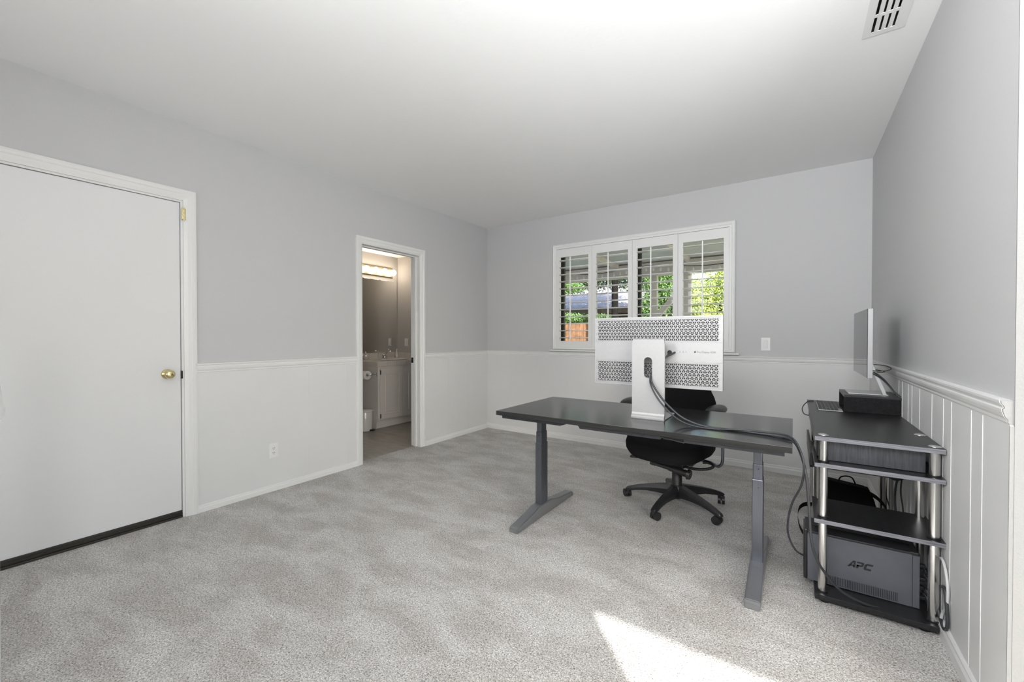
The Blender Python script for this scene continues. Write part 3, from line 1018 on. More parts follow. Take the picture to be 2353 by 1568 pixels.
m.tube([(2.716, BYB - 0.002, 1.089), (2.710, BYB - 0.035, 1.070), (2.69, BYB - 0.06, 1.045), (2.655, -1.93, 1.005), (2.638, -1.962, 0.955), (2.650, -1.990, 0.910), (2.69, -2.012, 0.850), (2.74, -2.025, 0.797),
        (2.80, -2.035, 0.752), (2.87, -2.04, cz_ + 0.002), (2.96, -2.048, cz_), (3.06, -2.03, cz_ + 0.005), (3.15, -2.028, cz_ + 0.008), (3.24, -2.045, cz_ + 0.011), (3.285, -2.085, cz_ + 0.006), (3.310, -2.13, 0.700), (3.325, -2.15, 0.64),
        (3.318, -2.10, 0.54), (3.285, -2.03, 0.43), (3.270, -1.98, 0.33), (3.272, -1.95, 0.25), (3.300, -1.93, 0.18), (3.335, -1.90, 0.15)], 0.0042, 10, sub=6)
tag(m.build('power_cable', M_cable), 'thin black cable from the display hanging off the desk edge to the battery backup', 'cable')
m = MB()
m.tube([(3.283, -2.060, cz_ + 0.001), (3.26, -2.095, cz_ + 0.0), (3.20, -2.115, cz_), (3.12, -2.115, cz_), (3.04, -2.10, cz_), (2.96, -2.105, cz_), (2.91, -2.13, cz_), (2.885, -2.16, cz_)], 0.0035, 8, sub=6) if False else None
m.bm.free()

# ------------------------------------------------------------------ office chair
CH = thing('office_chair', 'black swivel office chair with armrests tucked behind the desk', 'chair', (2.62, -1.24, 0.0), rotz=R(-6))
def cb(mb, name, m_, par=CH):
    return mb.build(name, m_, par, local=True)
# five star base: arm angles in the room are 258+72k, the root is turned by -6
for k in range(5):
    a = R(258 + 72 * k + 6)
    u = Vector((math.cos(a), math.sin(a), 0)); v = Vector((-math.sin(a), math.cos(a), 0))
    m = MB(); t_ = bmesh.new()
    rings = []
    for s, hw, zt_, zb in ((0.0, 0.026, 0.150, 0.075), (0.05, 0.027, 0.146, 0.072), (0.12, 0.025, 0.134, 0.078), (0.20, 0.022, 0.118, 0.078), (0.27, 0.020, 0.100, 0.068), (0.315, 0.019, 0.085, 0.056), (0.342, 0.017, 0.074, 0.056), (0.352, 0.012, 0.066, 0.058)):
        c = u * s
        ring = []
        for (lx, lz) in ((-1, zb), (1, zb), (1, zb + (zt_ - zb) * 0.55), (0.72, zt_), (-0.72, zt_), (-1, zb + (zt_ - zb) * 0.55)):
            p_ = c + v * (lx * hw); p_.z = lz
            ring.append(t_.verts.new(p_))
        rings.append(ring)
    for i in range(len(rings) - 1):
        for j in range(6):
            t_.faces.new((rings[i][j], rings[i][(j + 1) % 6], rings[i + 1][(j + 1) % 6], rings[i + 1][j]))
    t_.faces.new(rings[0][::-1]); t_.faces.new(rings[-1])
    bmesh.ops.recalc_face_normals(t_, faces=t_.faces[:])
    m._merge(t_, False)
    cb(m, 'base_arm', M_plastic)
    m = MB()
    c = u * 0.335
    ca = a + R(70 + 37 * k)
    w_ = Vector((math.cos(ca), math.sin(ca), 0)); tr = Vector((-w_.y, w_.x, 0)) * 0.016
    for sg in (-1, 1):
        cc = c + tr + w_ * sg * 0.013
        m.cyl(cc + Vector((0, 0, 0.0275)) - w_ * 0.009, cc + Vector((0, 0, 0.0275)) + w_ * 0.009, 0.0275, n=20)
    m.cyl(c + Vector((0, 0, 0.03)), c + Vector((0, 0, 0.068)), 0.010, n=12)
    cc = c + tr * 0.9
    m.box(cc + Vector((-0.013, -0.013, 0.025)), cc + Vector((0.013, 0.013, 0.056)), 0.005)
    cb(m, 'caster', M_plastic)
m = MB()
m.lathe([(0.030, 0.055), (0.040, 0.07), (0.046, 0.10), (0.045, 0.145), (0.034, 0.152), (0.033, 0.155), (0.034, 0.26), (0.030, 0.262), (0.018, 0.263), (0.018, 0.32)], (0, 0, 0), 'Z', 28)
cb(m, 'gas_column', M_plastic)
m = MB()
m.box((-0.085, -0.13, 0.298), (0.085, 0.12, 0.345), 0.012)
m.box((-0.15, -0.16, 0.338), (0.15, 0.15, 0.352), 0.004)
m.cyl((-0.125, -0.155, 0.315), (0.0, -0.16, 0.300), 0.0135, n=16)
m.cyl((-0.125, -0.155, 0.315), (-0.09, -0.156, 0.311), 0.0165, n=16)
m.cyl((0.0, -0.16, 0.300), (0.125, -0.165, 0.286), 0.016, 0.024, n=16)
m.cyl((0.122, -0.165, 0.2865), (0.140, -0.166, 0.284), 0.034, 0.030, n=20)
cb(m, 'tilt_mechanism', M_plastic)
m = MB()
m.tube([(-0.08, -0.1, 0.345), (-0.18, -0.15, 0.345), (-0.215, -0.17, 0.342)], 0.006, 8)
m.box((-0.262, -0.195, 0.331), (-0.205, -0.160, 0.345), 0.006, rot=Matrix.Rotation(R(12), 3, 'Z'))
cb(m, 'lever', M_plastic)
m = MB()
m.tube([(0.05, -0.1, 0.32), (0.13, -0.11, 0.312), (0.20, -0.10, 0.318), (0.245, -0.08, 0.332), (0.248, -0.06, 0.346), (0.215, -0.05, 0.352), (0.185, -0.06, 0.350)], 0.009, 10)
cb(m, 'lever', M_plastic)
# seat: waterfall cushion
m = MB(); t_ = bmesh.new()
SEG, NR = 44, 12
prof = [(0.0, 0.352), (0.60, 0.352), (0.80, 0.358), (0.93, 0.374), (0.99, 0.400), (1.0, 0.428), (0.975, 0.452), (0.92, 0.466), (0.8, 0.472), (0.5, 0.462), (0.0, 0.456)]
rings = []
for (s, z) in prof:
    ring = []
    for k in range(SEG):
        a = 2 * math.pi * k / SEG
        c_, s_ = math.cos(a), math.sin(a)
        e = 2.0 / 2.9
        x = math.copysign(abs(c_) ** e, c_) * 0.284
        y = math.copysign(abs(s_) ** e, s_) * 0.245
        if s_ < 0:
            x *= 0.97
        zz = z + (-0.022 * max(0, -s_) ** 2 * s * (1 if z > 0.36 else 0.6)) + 0.020 * abs(c_) ** 3 * s * s
        ring.append(t_.verts.new((x * s - 0.041, y * s - 0.045, zz)))
    rings.append(ring)
for i in range(len(rings) - 1):
    for j in range(SEG):
        t_.faces.new((rings[i][j], rings[i][(j + 1) % SEG], rings[i + 1][(j + 1) % SEG], rings[i + 1][j]))
bmesh.ops.remove_doubles(t_, verts=t_.verts[:], dist=1e-5)
bmesh.ops.recalc_face_normals(t_, faces=t_.faces[:])
m._merge(t_, True)
cb(m, 'seat', M_fabric)
# backrest: rounded shield
m = MB(); t_ = bmesh.new()
def back_ring(z, hw, th, yb):
    ring = []
    for k in range(36):
        a = 2 * math.pi * k / 36
        c_, s_ = math.cos(a), math.sin(a)
        x = math.copysign(abs(c_) ** 0.75, c_) * hw
        y = math.copysign(abs(s_) ** 0.8, s_) * th + yb - 0.045 * (x / 0.22) ** 2
        ring.append(t_.verts.new((x - 0.01, y, z)))
    return ring
spec_ = [(0.53, 0.10, 0.012, 0.235), (0.545, 0.155, 0.026, 0.236), (0.60, 0.192, 0.034, 0.240), (0.66, 0.207, 0.036, 0.246), (0.71, 0.205, 0.036, 0.252), (0.745, 0.192, 0.035, 0.257),
         (0.78, 0.170, 0.034, 0.262), (0.83, 0.155, 0.032, 0.270), (0.90, 0.148, 0.030, 0.282), (0.955, 0.125, 0.024, 0.292), (0.975, 0.09, 0.012, 0.296)]
rings = [back_ring(*q) for q in spec_]
for i in range(len(rings) - 1):
    for j in range(36):
        t_.faces.new((rings[i][j], rings[i][(j + 1) % 36], rings[i + 1][(j + 1) % 36], rings[i + 1][j]))
t_.faces.new(rings[0][::-1]); t_.faces.new(rings[-1])
bmesh.ops.recalc_face_normals(t_, faces=t_.faces[:])
m._merge(t_, True)
cb(m, 'backrest', M_fabric)
m = MB(); m.tube([(0, 0.08, 0.33), (0, 0.20, 0.335), (0, 0.285, 0.40), (0, 0.295, 0.52), (0, 0.300, 0.66)], 0.022, 10); cb(m, 'back_bracket', M_plastic)
for sg in (-1, 1):
    xx = 0.290 * sg - 0.035
    m = MB()
    t_ = bmesh.new()
    bmesh.ops.create_uvsphere(t_, u_segments=28, v_segments=16, radius=1.0)
    for v in t_.verts:
        x_, y_, z_ = v.co
        f_ = lambda q, e: math.copysign(abs(q) ** e, q)
        v.co = Vector((xx + f_(x_, 0.85) * 0.052, -0.02 + f_(y_, 0.8) * 0.150, 0.694 + (z_ * 0.034 if z_ > 0 else z_ * 0.026)))
    m._merge(t_, True)
    m.box((xx - 0.030, -0.06, 0.655), (xx + 0.030, 0.07, 0.674), 0.006)
    cb(m, 'armrest', M_vinyl)
    m = MB()
    m.tube([(xx * 0.5, 0.0, 0.349), (xx * 0.85, 0.0, 0.342), (xx + 0.0 * sg, 0.0, 0.325), (xx + 0.022 * sg, 0.0, 0.335), (xx + 0.034 * sg, 0.0, 0.37), (xx + 0.034 * sg, 0.0, 0.48), (xx + 0.018 * sg, 0.0, 0.60), (xx, 0.0, 0.66)], 0.009, 10)
    cb(m, 'arm_bracket', M_blackmetal if sg < 0 else M_legpaint)

# ------------------------------------------------------------------ computer stand along the right wall
TX0, TX1, TY0, TY1, TZ = 3.366, 3.778, -2.0, -0.715, 0.738
t = thing('computer_table', 'black laminate computer table on steel tube legs against the right wall', 'table', (3.57, -1.4, 0))
def slab(name, a, b, par, edge=True):
    mb = MB()
    mb.box(a, b, 0.0012)
    for f in mb.bm.faces:
        c = f.calc_center_median()
        nrm = f.normal if f.normal.length else Vector((0, 0, 1))
        f.normal_update()
        if edge and abs(f.normal.y) > 0.8 and f.normal.y < 0:
            f.material_index = 1
    return mb.build(name, [M_rackwood, M_rackedge], par)
slab('tabletop', (TX0, TY0, TZ - 0.019), (TX1, TY1, TZ), t)
slab('shelf', (TX0, TY0, 0.602), (TX1, -1.69, 0.620), t)
slab('shelf', (TX0, TY0, 0.354), (TX1 + 0.004, -1.69, 0.372), t)
mb = MB(); mb.box((TX0 + 0.004, TY0 - 0.003, 0.018), (TX1 - 0.015, -1.69, 0.04), 0.001); mb.build('base_shelf', M_rackwood, t)
for (x, y) in ((TX0 + 0.04, -1.965), (TX1 - 0.05, -1.965), (TX0 + 0.04, -1.73), (TX1 - 0.05, -1.73)):
    mb = MB(); mb.cyl((x, y, 0.0), (x, y, 0.02), 0.018, 0.022, n=16); mb.build('base_foot', M_plastic, t)
mb = MB(); mb.box((TX0 + 0.043, -1.932, 0.622), (TX1 - 0.045, -1.916, 0.717), 0.001); mb.build('drawer_side', M_rackpanel, t)
mb = MB(); mb.box((TX0 + 0.01, -1.90, 0.628), (TX0 + 0.026, TY1 + 0.05, 0.717), 0.001)
mb.ball((TX0 - 0.0, -1.80, 0.672), 0.006, 8)
mb.build('drawer_front', M_rackwood, t)
# keyboard tray box behind the near pedestal
mb = MB()
mb.box((3.358, -1.655, 0.517), (3.37, -1.02, 0.583), 0.001); mb.box((3.37, -1.655, 0.510), (3.70, -1.02, 0.518), 0.001)
mb.build('tray', M_rackwood, t)
slab('shelf', (3.358, -1.66, 0.498), (3.372, -1.03, 0.5105), t)
NX0, NX1 = TX0 + 0.033, TX1 - 0.024
TYN, TYB = -1.958, -1.722
def tubeleg(x, y, z0, z1, cap=True):
    mb = MB(); mb.cyl((x, y, z0), (x, y, z1), 0.0165, n=28)
    lg = mb.build('leg', M_tube, t)
    if cap:
        mb = MB(); mb.lathe([(0.021, 0), (0.021, 0.0015), (0.016, 0.004), (0.006, 0.0052), (0, 0.0054)], (x, y, TZ), 'Z', 24); mb.build('leg_cap', M_chrome, lg)
tubeleg(NX0, TYN, 0.04, 0.719); tubeleg(NX1, TYN, 0.04, 0.719)
tubeleg(NX0, TYB, 0.04, 0.719, False); tubeleg(NX1, TYB, 0.04, 0.719)
for (x, y) in ((NX0, -1.03), (NX1, -1.03), (NX0, -0.79), (NX1, -0.79)):
    tubeleg(x, y, 0.0, 0.719, False)
for (x, y) in ((NX0, TYN), (NX1, TYN)):
    for zz in (0.372, 0.04, 0.62):
        mb = MB(); mb.cyl((x, y, zz), (x, y, zz + 0.006), 0.0205, n=24); mb.build('leg_collar', M_plastic, t)
mb = MB(); mb.box((TX0 + 0.02, -1.035, 0.10), (TX0 + 0.034, -0.78, 0.16), 0.001); mb.build('side_brace', M_rackwood, t)

# riser
t = thing('monitor_riser', 'black open-fronted monitor riser box on the computer table', 'riser', (3.66, -1.0, TZ))
RXA, RXB, RYA, RYB, RZA, RZB = 3.531, 3.783, -1.175, -0.86, TZ, TZ + 0.100
slab('top_board', (RXA, RYA, RZB - 0.014), (RXB, RYB, RZB), t, edge=False)
mb = MB(); mb.box((RXA, RYA + 0.001, RZA + 0.0008), (RXB - 0.004, RYA + 0.014, RZB - 0.014), 0.0008); mb.build('side_board', M_riserwood, t)
mb = MB(); mb.box((RXA, RYB - 0.014, RZA + 0.0008), (RXB - 0.004, RYB - 0.001, RZB - 0.014), 0.0008); mb.build('side_board', M_riserwood, t)
mb = MB(); mb.box((RXB - 0.016, RYA + 0.014, RZA + 0.0008), (RXB - 0.004, RYB - 0.014, RZB - 0.014), 0.0008); mb.build('back_board', M_riserwood, t)

# second display on the riser
t = thing('computer_display', 'slim silver display on the riser, edge-on with its dark screen facing left', 'computer monitor', (3.65, -1.02, RZB))
mb = MB()
MXA, MXB, MYA, MYB, MZA, MZB = 3.620, 3.643, -1.300, -0.680, 0.949, 1.331
mb.box((MXA + 0.001, MYA, MZA), (MXB, MYB, MZB), 0.0015)
mb.build('housing', M_alu, t)
mb = MB(); mb.box((MXA - 0.0008, MYA + 0.002, MZA + 0.002), (MXA + 0.0015, MYB - 0.002, MZB - 0.002), 0.0005); mb.build('screen', M_screen, t)
mb = MB()
sa, sb = -1.112, -0.90
mb.box((3.556, sa, RZB + 0.0003), (3.735, sb, RZB + 0.006), 0.002)
mb.prism([(3.712, 0.838 + 0.004), (3.728, 0.838 + 0.004), (3.722, 0.86), (3.672, 1.0), (3.652, 1.06), (3.643, 1.06), (3.643, 1.02), (3.662, 0.985)], ((0, sa + 0.002, 0), (1, 0, 0), (0, 0, 1), (0, 1, 0)), sb - sa - 0.004)
mb.build('stand', M_alu2, t)
mb = MB()
mb.tube([(3.643, -1.05, 1.010), (3.70, -1.07, 1.012), (3.735, -1.10, 1.005), (3.742, -1.13, 0.994), (3.72, -1.15, 0.985), (3.68, -1.13, 0.98), (3.65, -1.09, 0.982)], 0.0022, 8)
mb.tube([(3.643, -1.05, 0.986), (3.69, -1.07, 0.982), (3.72, -1.09, 0.976), (3.70, -1.11, 0.972), (3.66, -1.10, 0.974)], 0.0022, 8)
mb.tube([(3.644, -1.08, 0.985), (3.675, -1.11, 0.968), (3.71, -1.12, 0.935), (3.745, -1.12, 0.885), (3.765, -1.13, 0.847)], 0.0045, 8)
mb.tube([(3.644, -1.10, 0.975), (3.685, -1.13, 0.950), (3.72, -1.13, 0.915), (3.75, -1.14, 0.870), (3.770, -1.15, 0.843)], 0.003, 8)
mb.tube([(3.75, -1.13, 0.875), (3.772, -1.15, 0.85), (3.7855, -1.178, 0.835), (3.7855, -1.185, 0.80), (3.786, -1.18, 0.745), (3.784, -1.19, 0.68)], 0.0025, 8)
tag(mb.build('cable_bundle', M_cable), 'black cables looping behind the slim display on the riser', 'cable')

# keyboard
KX0, KX1, KY0, KY1 = 3.410, 3.5255, -1.205, -0.786
t = thing('keyboard', 'silver keyboard with dark keys on the computer table in front of the riser', 'keyboard', (3.47, -1.0, TZ))
mb = MB(); mb.box((KX0, KY0, TZ + 0.001), (KX1, KY1, TZ + 0.007), 0.002); mb.build('keyboard_case', M_alu, t)
key_meshes = {}
ky = 0
rowsx = [KX0 + 0.0035 + 0.0188 * k for k in range(6)]
for ri, x in enumerate(rowsx):
    if ri == 0:
        segs = [0.020, 0.020, 0.022, 0.110, 0.022, 0.020, 0.020, 0.018, 0.0, 0.018, 0.018, 0.018, 0.0, 0.038, 0.018]
    elif ri == 1:
        segs = [0.042] + [0.018] * 10 + [0.040] + [0.0, 0.0, 0.018, 0.0, 0.0] + [0.018] * 4
    elif ri == 2:
        segs = [0.034] + [0.018] * 11 + [0.030] + [0.0, 0.0, 0.0] + [0.018] * 4
    elif ri == 3:
        segs = [0.026] + [0.018] * 13 + [0.0] + [0.018] * 3 + [0.0] + [0.018] * 2
    else:
        segs = [0.018] * 14 + [0.0] + [0.018] * 3 + [0.0] + [0.018] * 1
    tot = sum(s if s else 0.004 for s in segs) + 0.0014 * (len(segs) - 1)
    sc = (KY1 - KY0 - 0.008) / tot
    y = KY1 - 0.004
    for s in segs:
        L_ = (s if s else 0.004) * sc
        if s:
            ky += 1
            if ky <= 98:
                kk = (round(L_, 4), ri == 5)
                if kk not in key_meshes:
                    g = MB(); dpt = 0.0172 if ri < 5 else 0.0165
                    g.box((0, -L_ , 0), (dpt, 0, 0.0018), 0.0009, 1)
                    me = bpy.data.meshes.new('key'); g.bm.to_mesh(me); g.bm.free(); me.materials.append(M_key)
                    key_meshes[kk] = me
                o = bpy.data.objects.new('key', key_meshes[kk]); COL.objects.link(o); o.parent = t
                o.location = Vector((x, y, TZ + 0.0069)) - Vector(t.location)
        y -= L_ + 0.0014 * sc
mb = MB()
mb.tube([(3.40, -0.80, TZ + 0.004), (3.372, -0.82, TZ + 0.002), (3.345, -0.87, TZ - 0.02), (3.335, -0.95, 0.70), (3.345, -1.01, 0.68), (3.372, -1.02, 0.675)], 0.003, 8)
tag(mb.build('cable_loop', M_cable), 'thin black cable loop hanging off the left edge of the computer table', 'cable')

# ------------------------------------------------------------------ battery backup
UX0, UX1, UY0, UY1, UZ0, UZ1 = 3.335, 3.727, -1.895, -1.755, 0.0405, 0.272
t = thing('battery_backup', 'charcoal battery backup unit standing on the base of the computer table', 'power supply', (3.53, -1.82, 0.04))
mb = MB()
mb.box((UX0 + 0.004, UY0 + 0.006, UZ0), (UX1, UY1, UZ1), 0.004)
mb.prism([(UY0 + 0.004, UZ1 - 0.002), (UY1 - 0.003, UZ1 - 0.002), (UY1 - 0.02, UZ1 + 0.020), (UY0 + 0.030, UZ1 + 0.020)], ((UX0 + 0.002, 0, 0), (0, 1, 0), (0, 0, 1), (1, 0, 0)), UX1 - UX0 - 0.03)
mb.box((UX0 - 0.004, UY0 + 0.004, UZ0 + 0.001), (UX0 + 0.012, UY1 - 0.002, UZ1 + 0.004), 0.005)
for k in range(24):
    z = UZ1 + 0.002 + 0 * k
for k in range(14):
    mb.box((UX1 - 0.001, UY0 + 0.02, UZ0 + 0.02 + k * 0.015), (UX1 + 0.0025, UY1 - 0.02, UZ0 + 0.027 + k * 0.015))
mb.build('case', M_upsblack, t)
mb = MB()
mb.prism([(UX0 + 0.012, UZ0 + 0.004), (UX1 - 0.024, UZ0 + 0.002), (UX1 - 0.024, UZ1 - 0.010), (UX0 + 0.014, UZ1 - 0.010), (UX0 + 0.010, UZ1 - 0.016)], ((0, UY0, 0), (1, 0, 0), (0, 0, 1), (0, 1, 0)), 0.008)
mb.box((UX1 - 0.0225, UY0, UZ0 + 0.002), (UX1 - 0.001, UY0 + 0.008, UZ1 - 0.012), 0.001)
mb.build('side_panel', M_ups, t)
mb = MB()
for k in range(46):
    x = UX0 + 0.055 + k * 0.0059
    mb.box((x, UY0 - 0.0012, UZ0 + 0.008), (x + 0.0024, UY0 + 0.001, UZ0 + 0.046))
mb.build('vent_ribs', M_upsblack, t)
# lettering drawn as solid strokes
def poly(mb, pts, o, sx, sz, y0, y1):
    mb.prism([(o[0] + (x + 0.30 * z) * sx, o[1] + z * sz) for x, z in pts], ((0, y0, 0), (1, 0, 0), (0, 0, 1), (0, 1, 0)), y1 - y0)
mb = MB()
o = (3.492, 0.150); sx = 0.0265; sz = 0.030
ya, yb = UY0 - 0.0006, UY0 + 0.0005
# A
poly(mb, [(-0.05, 0), (0.25, 0), (0.62, 0.98), (0.42, 1.0)], o, sx, sz, ya, yb)
poly(mb, [(0.42, 1.0), (0.78, 1.0), (1.0, 0.0), (0.70, 0.0), (0.55, 0.72)], o, sx, sz, ya, yb)
poly(mb, [(0.20, 0.16), (0.80, 0.16), (0.80, 0.36), (0.28, 0.36)], o, sx, sz, ya, yb)
# P
o2_ = (o[0] + 1.0 * sx, o[1])
poly(mb, [(0.05, 0), (0.34, 0), (0.34, 0.50), (0.05, 0.50)], o2_, sx, sz, ya, yb)
poly(mb, [(-0.06, 0.76), (0.85, 0.76), (0.90, 0.90), (0.80, 1.0), (-0.06, 1.0)], o2_, sx, sz, ya, yb)
poly(mb, [(0.05, 0.30), (0.72, 0.30), (0.88, 0.42), (0.92, 0.80), (0.62, 0.80), (0.58, 0.52), (0.05, 0.52)], o2_, sx, sz, ya, yb)
# C
o3_ = (o[0] + 2.0 * sx, o[1])
poly(mb, [(0.12, 0.72), (1.0, 0.72), (1.02, 1.0), (0.32, 1.0), (0.10, 0.90)], o3_, sx, sz, ya, yb)
poly(mb, [(0.0, 0.20), (0.30, 0.26), (0.30, 0.74), (0.14, 0.90), (0.0, 0.75)], o3_, sx, sz, ya, yb)
poly(mb, [(0.0, 0.20), (0.14, 0.0), (0.95, 0.0), (0.95, 0.28), (0.28, 0.28)], o3_, sx, sz, ya, yb)
mb.build('lettering', M_ink, t)

# cords behind the battery backup
mb = MB()
for k, (z, yy) in enumerate(((0.20, -1.83), (0.175, -1.80), (0.15, -1.84), (0.125, -1.82), (0.095, -1.80), (0.07, -1.84))):
    mb.box((UX1 + 0.003, yy - 0.012, z - 0.008), (UX1 + 0.028, yy + 0.012, z + 0.006), 0.003)
    e = 3.771
    mb.tube([(UX1 + 0.026, yy, z), (3.757, yy - 0.012 * (k % 3), z - 0.012), (e, yy - 0.04, z - 0.03), (e, -1.90, z * 0.5 + 0.02), (e - 0.01, -1.96 + 0.01 * k, 0.052), (3.75, -1.90, 0.047)], 0.004, 8)
tag(mb.build('cord_tangle', M_cable), 'tangle of black power cords plugged in behind the battery backup', 'cable')
mb = MB()
mb.tube([(3.765, -1.955, 0.11), (3.770, -1.985, 0.065), (3.770, -2.03, 0.055), (3.7705, -2.065, 0.085), (3.7705, -2.06, 0.15), (3.7700, -2.03, 0.21), (3.7690, -1.99, 0.20)], 0.0058, 8)
tag(mb.build('power_cable', M_cable), 'thick black cord loop against the right wall by the table base', 'cable')
mb = MB()
mb.tube([(3.768, -1.90, 0.20), (3.772, -1.935, 0.275), (3.7725, -1.98, 0.305), (3.7725, -2.03, 0.28), (3.7725, -2.06, 0.215), (3.7725, -2.045, 0.15), (3.7725, -2.00, 0.105), (3.770, -1.99, 0.075)], 0.0048, 8)
tag(mb.build('white_cable', M_cablewhite), 'white cable arching against the right wall behind the near table leg', 'cable')
mb = MB()
mb.tube([(3.765, -1.30, 0.44), (3.745, -1.29, 0.40), (3.735, -1.31, 0.30), (3.745, -1.33, 0.16), (3.74, -1.32, 0.0045)], 0.005, 8)
mb.tube([(3.765, -1.30, 0.44), (3.755, -1.33, 0.36), (3.762, -1.35, 0.26), (3.755, -1.36, 0.12), (3.75, -1.35, 0.0045)], 0.0035, 8)
mb.tube([(3.715, -1.28, 0.43), (3.735, -1.27, 0.455), (3.765, -1.29, 0.45), (3.765, -1.31, 0.43), (3.735, -1.32, 0.42), (3.713, -1.30, 0.425)], 0.006, 8)
tag(mb.build('tied_cords', M_cable), 'knotted black cords hanging behind the table against the right wall', 'cable')

# laptop bag
t = thing('laptop_bag', 'black laptop bag standing on the carpet under the computer table', 'bag', (3.57, -0.98, 0))
mb = MB(); t_ = bmesh.new()
prof = [(3.425, 0.0), (3.70, 0.0), (3.705, 0.05), (3.70, 0.17), (3.672, 0.245), (3.66, 0.252), (3.45, 0.276), (3.425, 0.265), (3.415, 0.2)]
mb.prism(prof, ((0, -1.0, 0), (1, 0, 0), (0, 0, 1), (0, 1, 0)), 0.09)
t_.free()
bmesh.ops.remove_doubles(mb.bm, verts=mb.bm.verts[:], dist=1e-5)
bmesh.ops.bevel(mb.bm, geom=mb.bm.edges[:], offset=0.012, segments=3, affect='EDGES')
mb.build('bag_body', M_fabric, t)
mb = MB(); mb.tube([(3.525, -0.96, 0.262), (3.533, -0.96, 0.292), (3.56, -0.96, 0.306), (3.59, -0.96, 0.300), (3.608, -0.96, 0.262)], 0.004, 8); mb.build('bag_handle', M_fabric, t)
mb = MB()
def strap(mb, pts, wd, up=(0, 0, 1)):
    P_ = catmull([Vector(p) for p in pts], 6)
    A_ = [mb.bm.verts.new(p + Vector(up) * wd / 2) for p in P_]; B_ = [mb.bm.verts.new(p - Vector(up) * wd / 2) for p in P_]
    A2 = [mb.bm.verts.new(p + Vector(up) * wd / 2 + Vector((0, 0.003, 0))) for p in P_]; B2 = [mb.bm.verts.new(p - Vector(up) * wd / 2 + Vector((0, 0.003, 0))) for p in P_]
    for i in range(len(P_) - 1):
        mb.bm.faces.new((A_[i], A_[i + 1], B_[i + 1], B_[i])); mb.bm.faces.new((A2[i], A2[i + 1], A_[i + 1], A_[i]))
        mb.bm.faces.new((B2[i + 1], B2[i], B_[i], B_[i + 1])); mb.bm.faces.new((B2[i], B2[i + 1], A2[i + 1], A2[i]))
strap(mb, [(3.665, -1.0, 0.235), (3.70, -1.04, 0.222), (3.73, -1.08, 0.19), (3.742, -1.13, 0.13), (3.735, -1.17, 0.07), (3.70, -1.19, 0.016), (3.66, -1.20, 0.016)], 0.024)
strap(mb, [(3.43, -1.005, 0.10), (3.36, -1.05, 0.115), (3.32, -1.12, 0.10), (3.315, -1.20, 0.06), (3.335, -1.27, 0.02), (3.38, -1.33, 0.016)], 0.026)
mb.build('shoulder_strap', M_fabric, t)

# ------------------------------------------------------------------ bathroom
BXW, BYR, BZC = -1.62, -0.09, 2.355
w = MB()
w.box((BXW - 0.1, -3.0, 0), (BXW, 0.0, BZC)); 
struct(w.build('wall_bath_back', M_bathwall), 'beige bathroom wall behind the mirror', 'wall')
w = MB(); w.box((BXW - 0.1, BYR, 0), (-0.13, 0.0, BZC)); struct(w.build('wall_bath_right', M_bathwall), 'beige bathroom wall right of the vanity', 'wall')
w = MB(); w.box((BXW - 0.1, -3.1, 0), (-0.13, -3.0, BZC)); struct(w.build('wall_bath_left', M_bathwall), 'beige bathroom wall beyond the toilet', 'wall')
w = MB()
w.box((-0.136, -3.0, 0), (-0.13, D2a - 0.001, BZC)); w.box((-0.136, D2b + 0.001, 0), (-0.13, BYR, BZC)); w.box((-0.136, D2a - 0.001, D2z + 0.001), (-0.13, D2b + 0.001, BZC))
struct(w.build('wall_bath_front', M_bathwall), 'beige bathroom wall around the doorway', 'wall')
w = MB(); w.box((BXW - 0.1, -3.1, BZC), (-0.13, 0.0, BZC + 0.1)); struct(w.build('ceiling_bath', M_ceil), 'white bathroom ceiling', 'ceiling')
w = MB(); w.box((BXW - 0.1, -3.1, -0.06), (-0.085, 0.0, -0.004)); struct(w.build('floor_bath', M_vinylfloor), 'tan marbled bathroom floor', 'floor')
for k, y in enumerate((-0.1,)):
    pass

CX, CY, CTZ = -1.065, -0.885, 0.858    # cabinet front plane, left side, counter top
t = thing('vanity_cabinet', 'white bathroom vanity cabinet seen through the doorway', 'cabinet', (-1.34, -0.49, 0))
mb = MB()
mb.box((BXW + 0.001, CY, 0.10), (CX, BYR - 0.001, 0.79), 0.002)
mb.box((BXW + 0.001, CY + 0.01, 0.0), (CX - 0.045, BYR - 0.001, 0.10))
mb.build('cabinet_body', M_cab, t)
for (ya_, yb_) in ((-0.862, -0.498), (-0.476, -0.112)):
    mb = MB()
    z0, z1 = 0.118, 0.768
    x0, x1 = CX, CX + 0.018
    mb.box((x0, ya_, z0), (x1, ya_ + 0.062, z1), 0.003); mb.box((x0, yb_ - 0.062, z0), (x1, yb_, z1), 0.003)
    mb.box((x0, ya_ + 0.06, z0), (x1, yb_ - 0.06, z0 + 0.062), 0.003); mb.box((x0, ya_ + 0.06, z1 - 0.062), (x1, yb_ - 0.06, z1), 0.003)
    mb.box((x0, ya_ + 0.055, z0 + 0.055), (x1 - 0.010, yb_ - 0.055, z1 - 0.055))
    mb.box((x0, ya_ + 0.082, z0 + 0.082), (x1 - 0.004, yb_ - 0.082, z1 - 0.082), 0.006, 1)
    dr = mb.build('cabinet_door', M_cab, t)
    if ya_ < -0.8:
        for z in (0.165, 0.722):
            mb = MB()
            mb.box((x1 - 0.001, ya_ - 0.003, z - 0.026), (x1 + 0.003, ya_ + 0.012, z + 0.026), 0.001)
            mb.cyl((x1 + 0.003, ya_ + 0.001, z - 0.03), (x1 + 0.003, ya_ + 0.001, z + 0.03), 0.004, n=10)
            mb.build('hinge', M_blackmetal, dr)
mb = MB()
t2 = thing('tiled_countertop', 'cream tiled bathroom countertop with backsplash and white basin', 'countertop', (-1.34, -0.49, 0.79))
mb = MB()
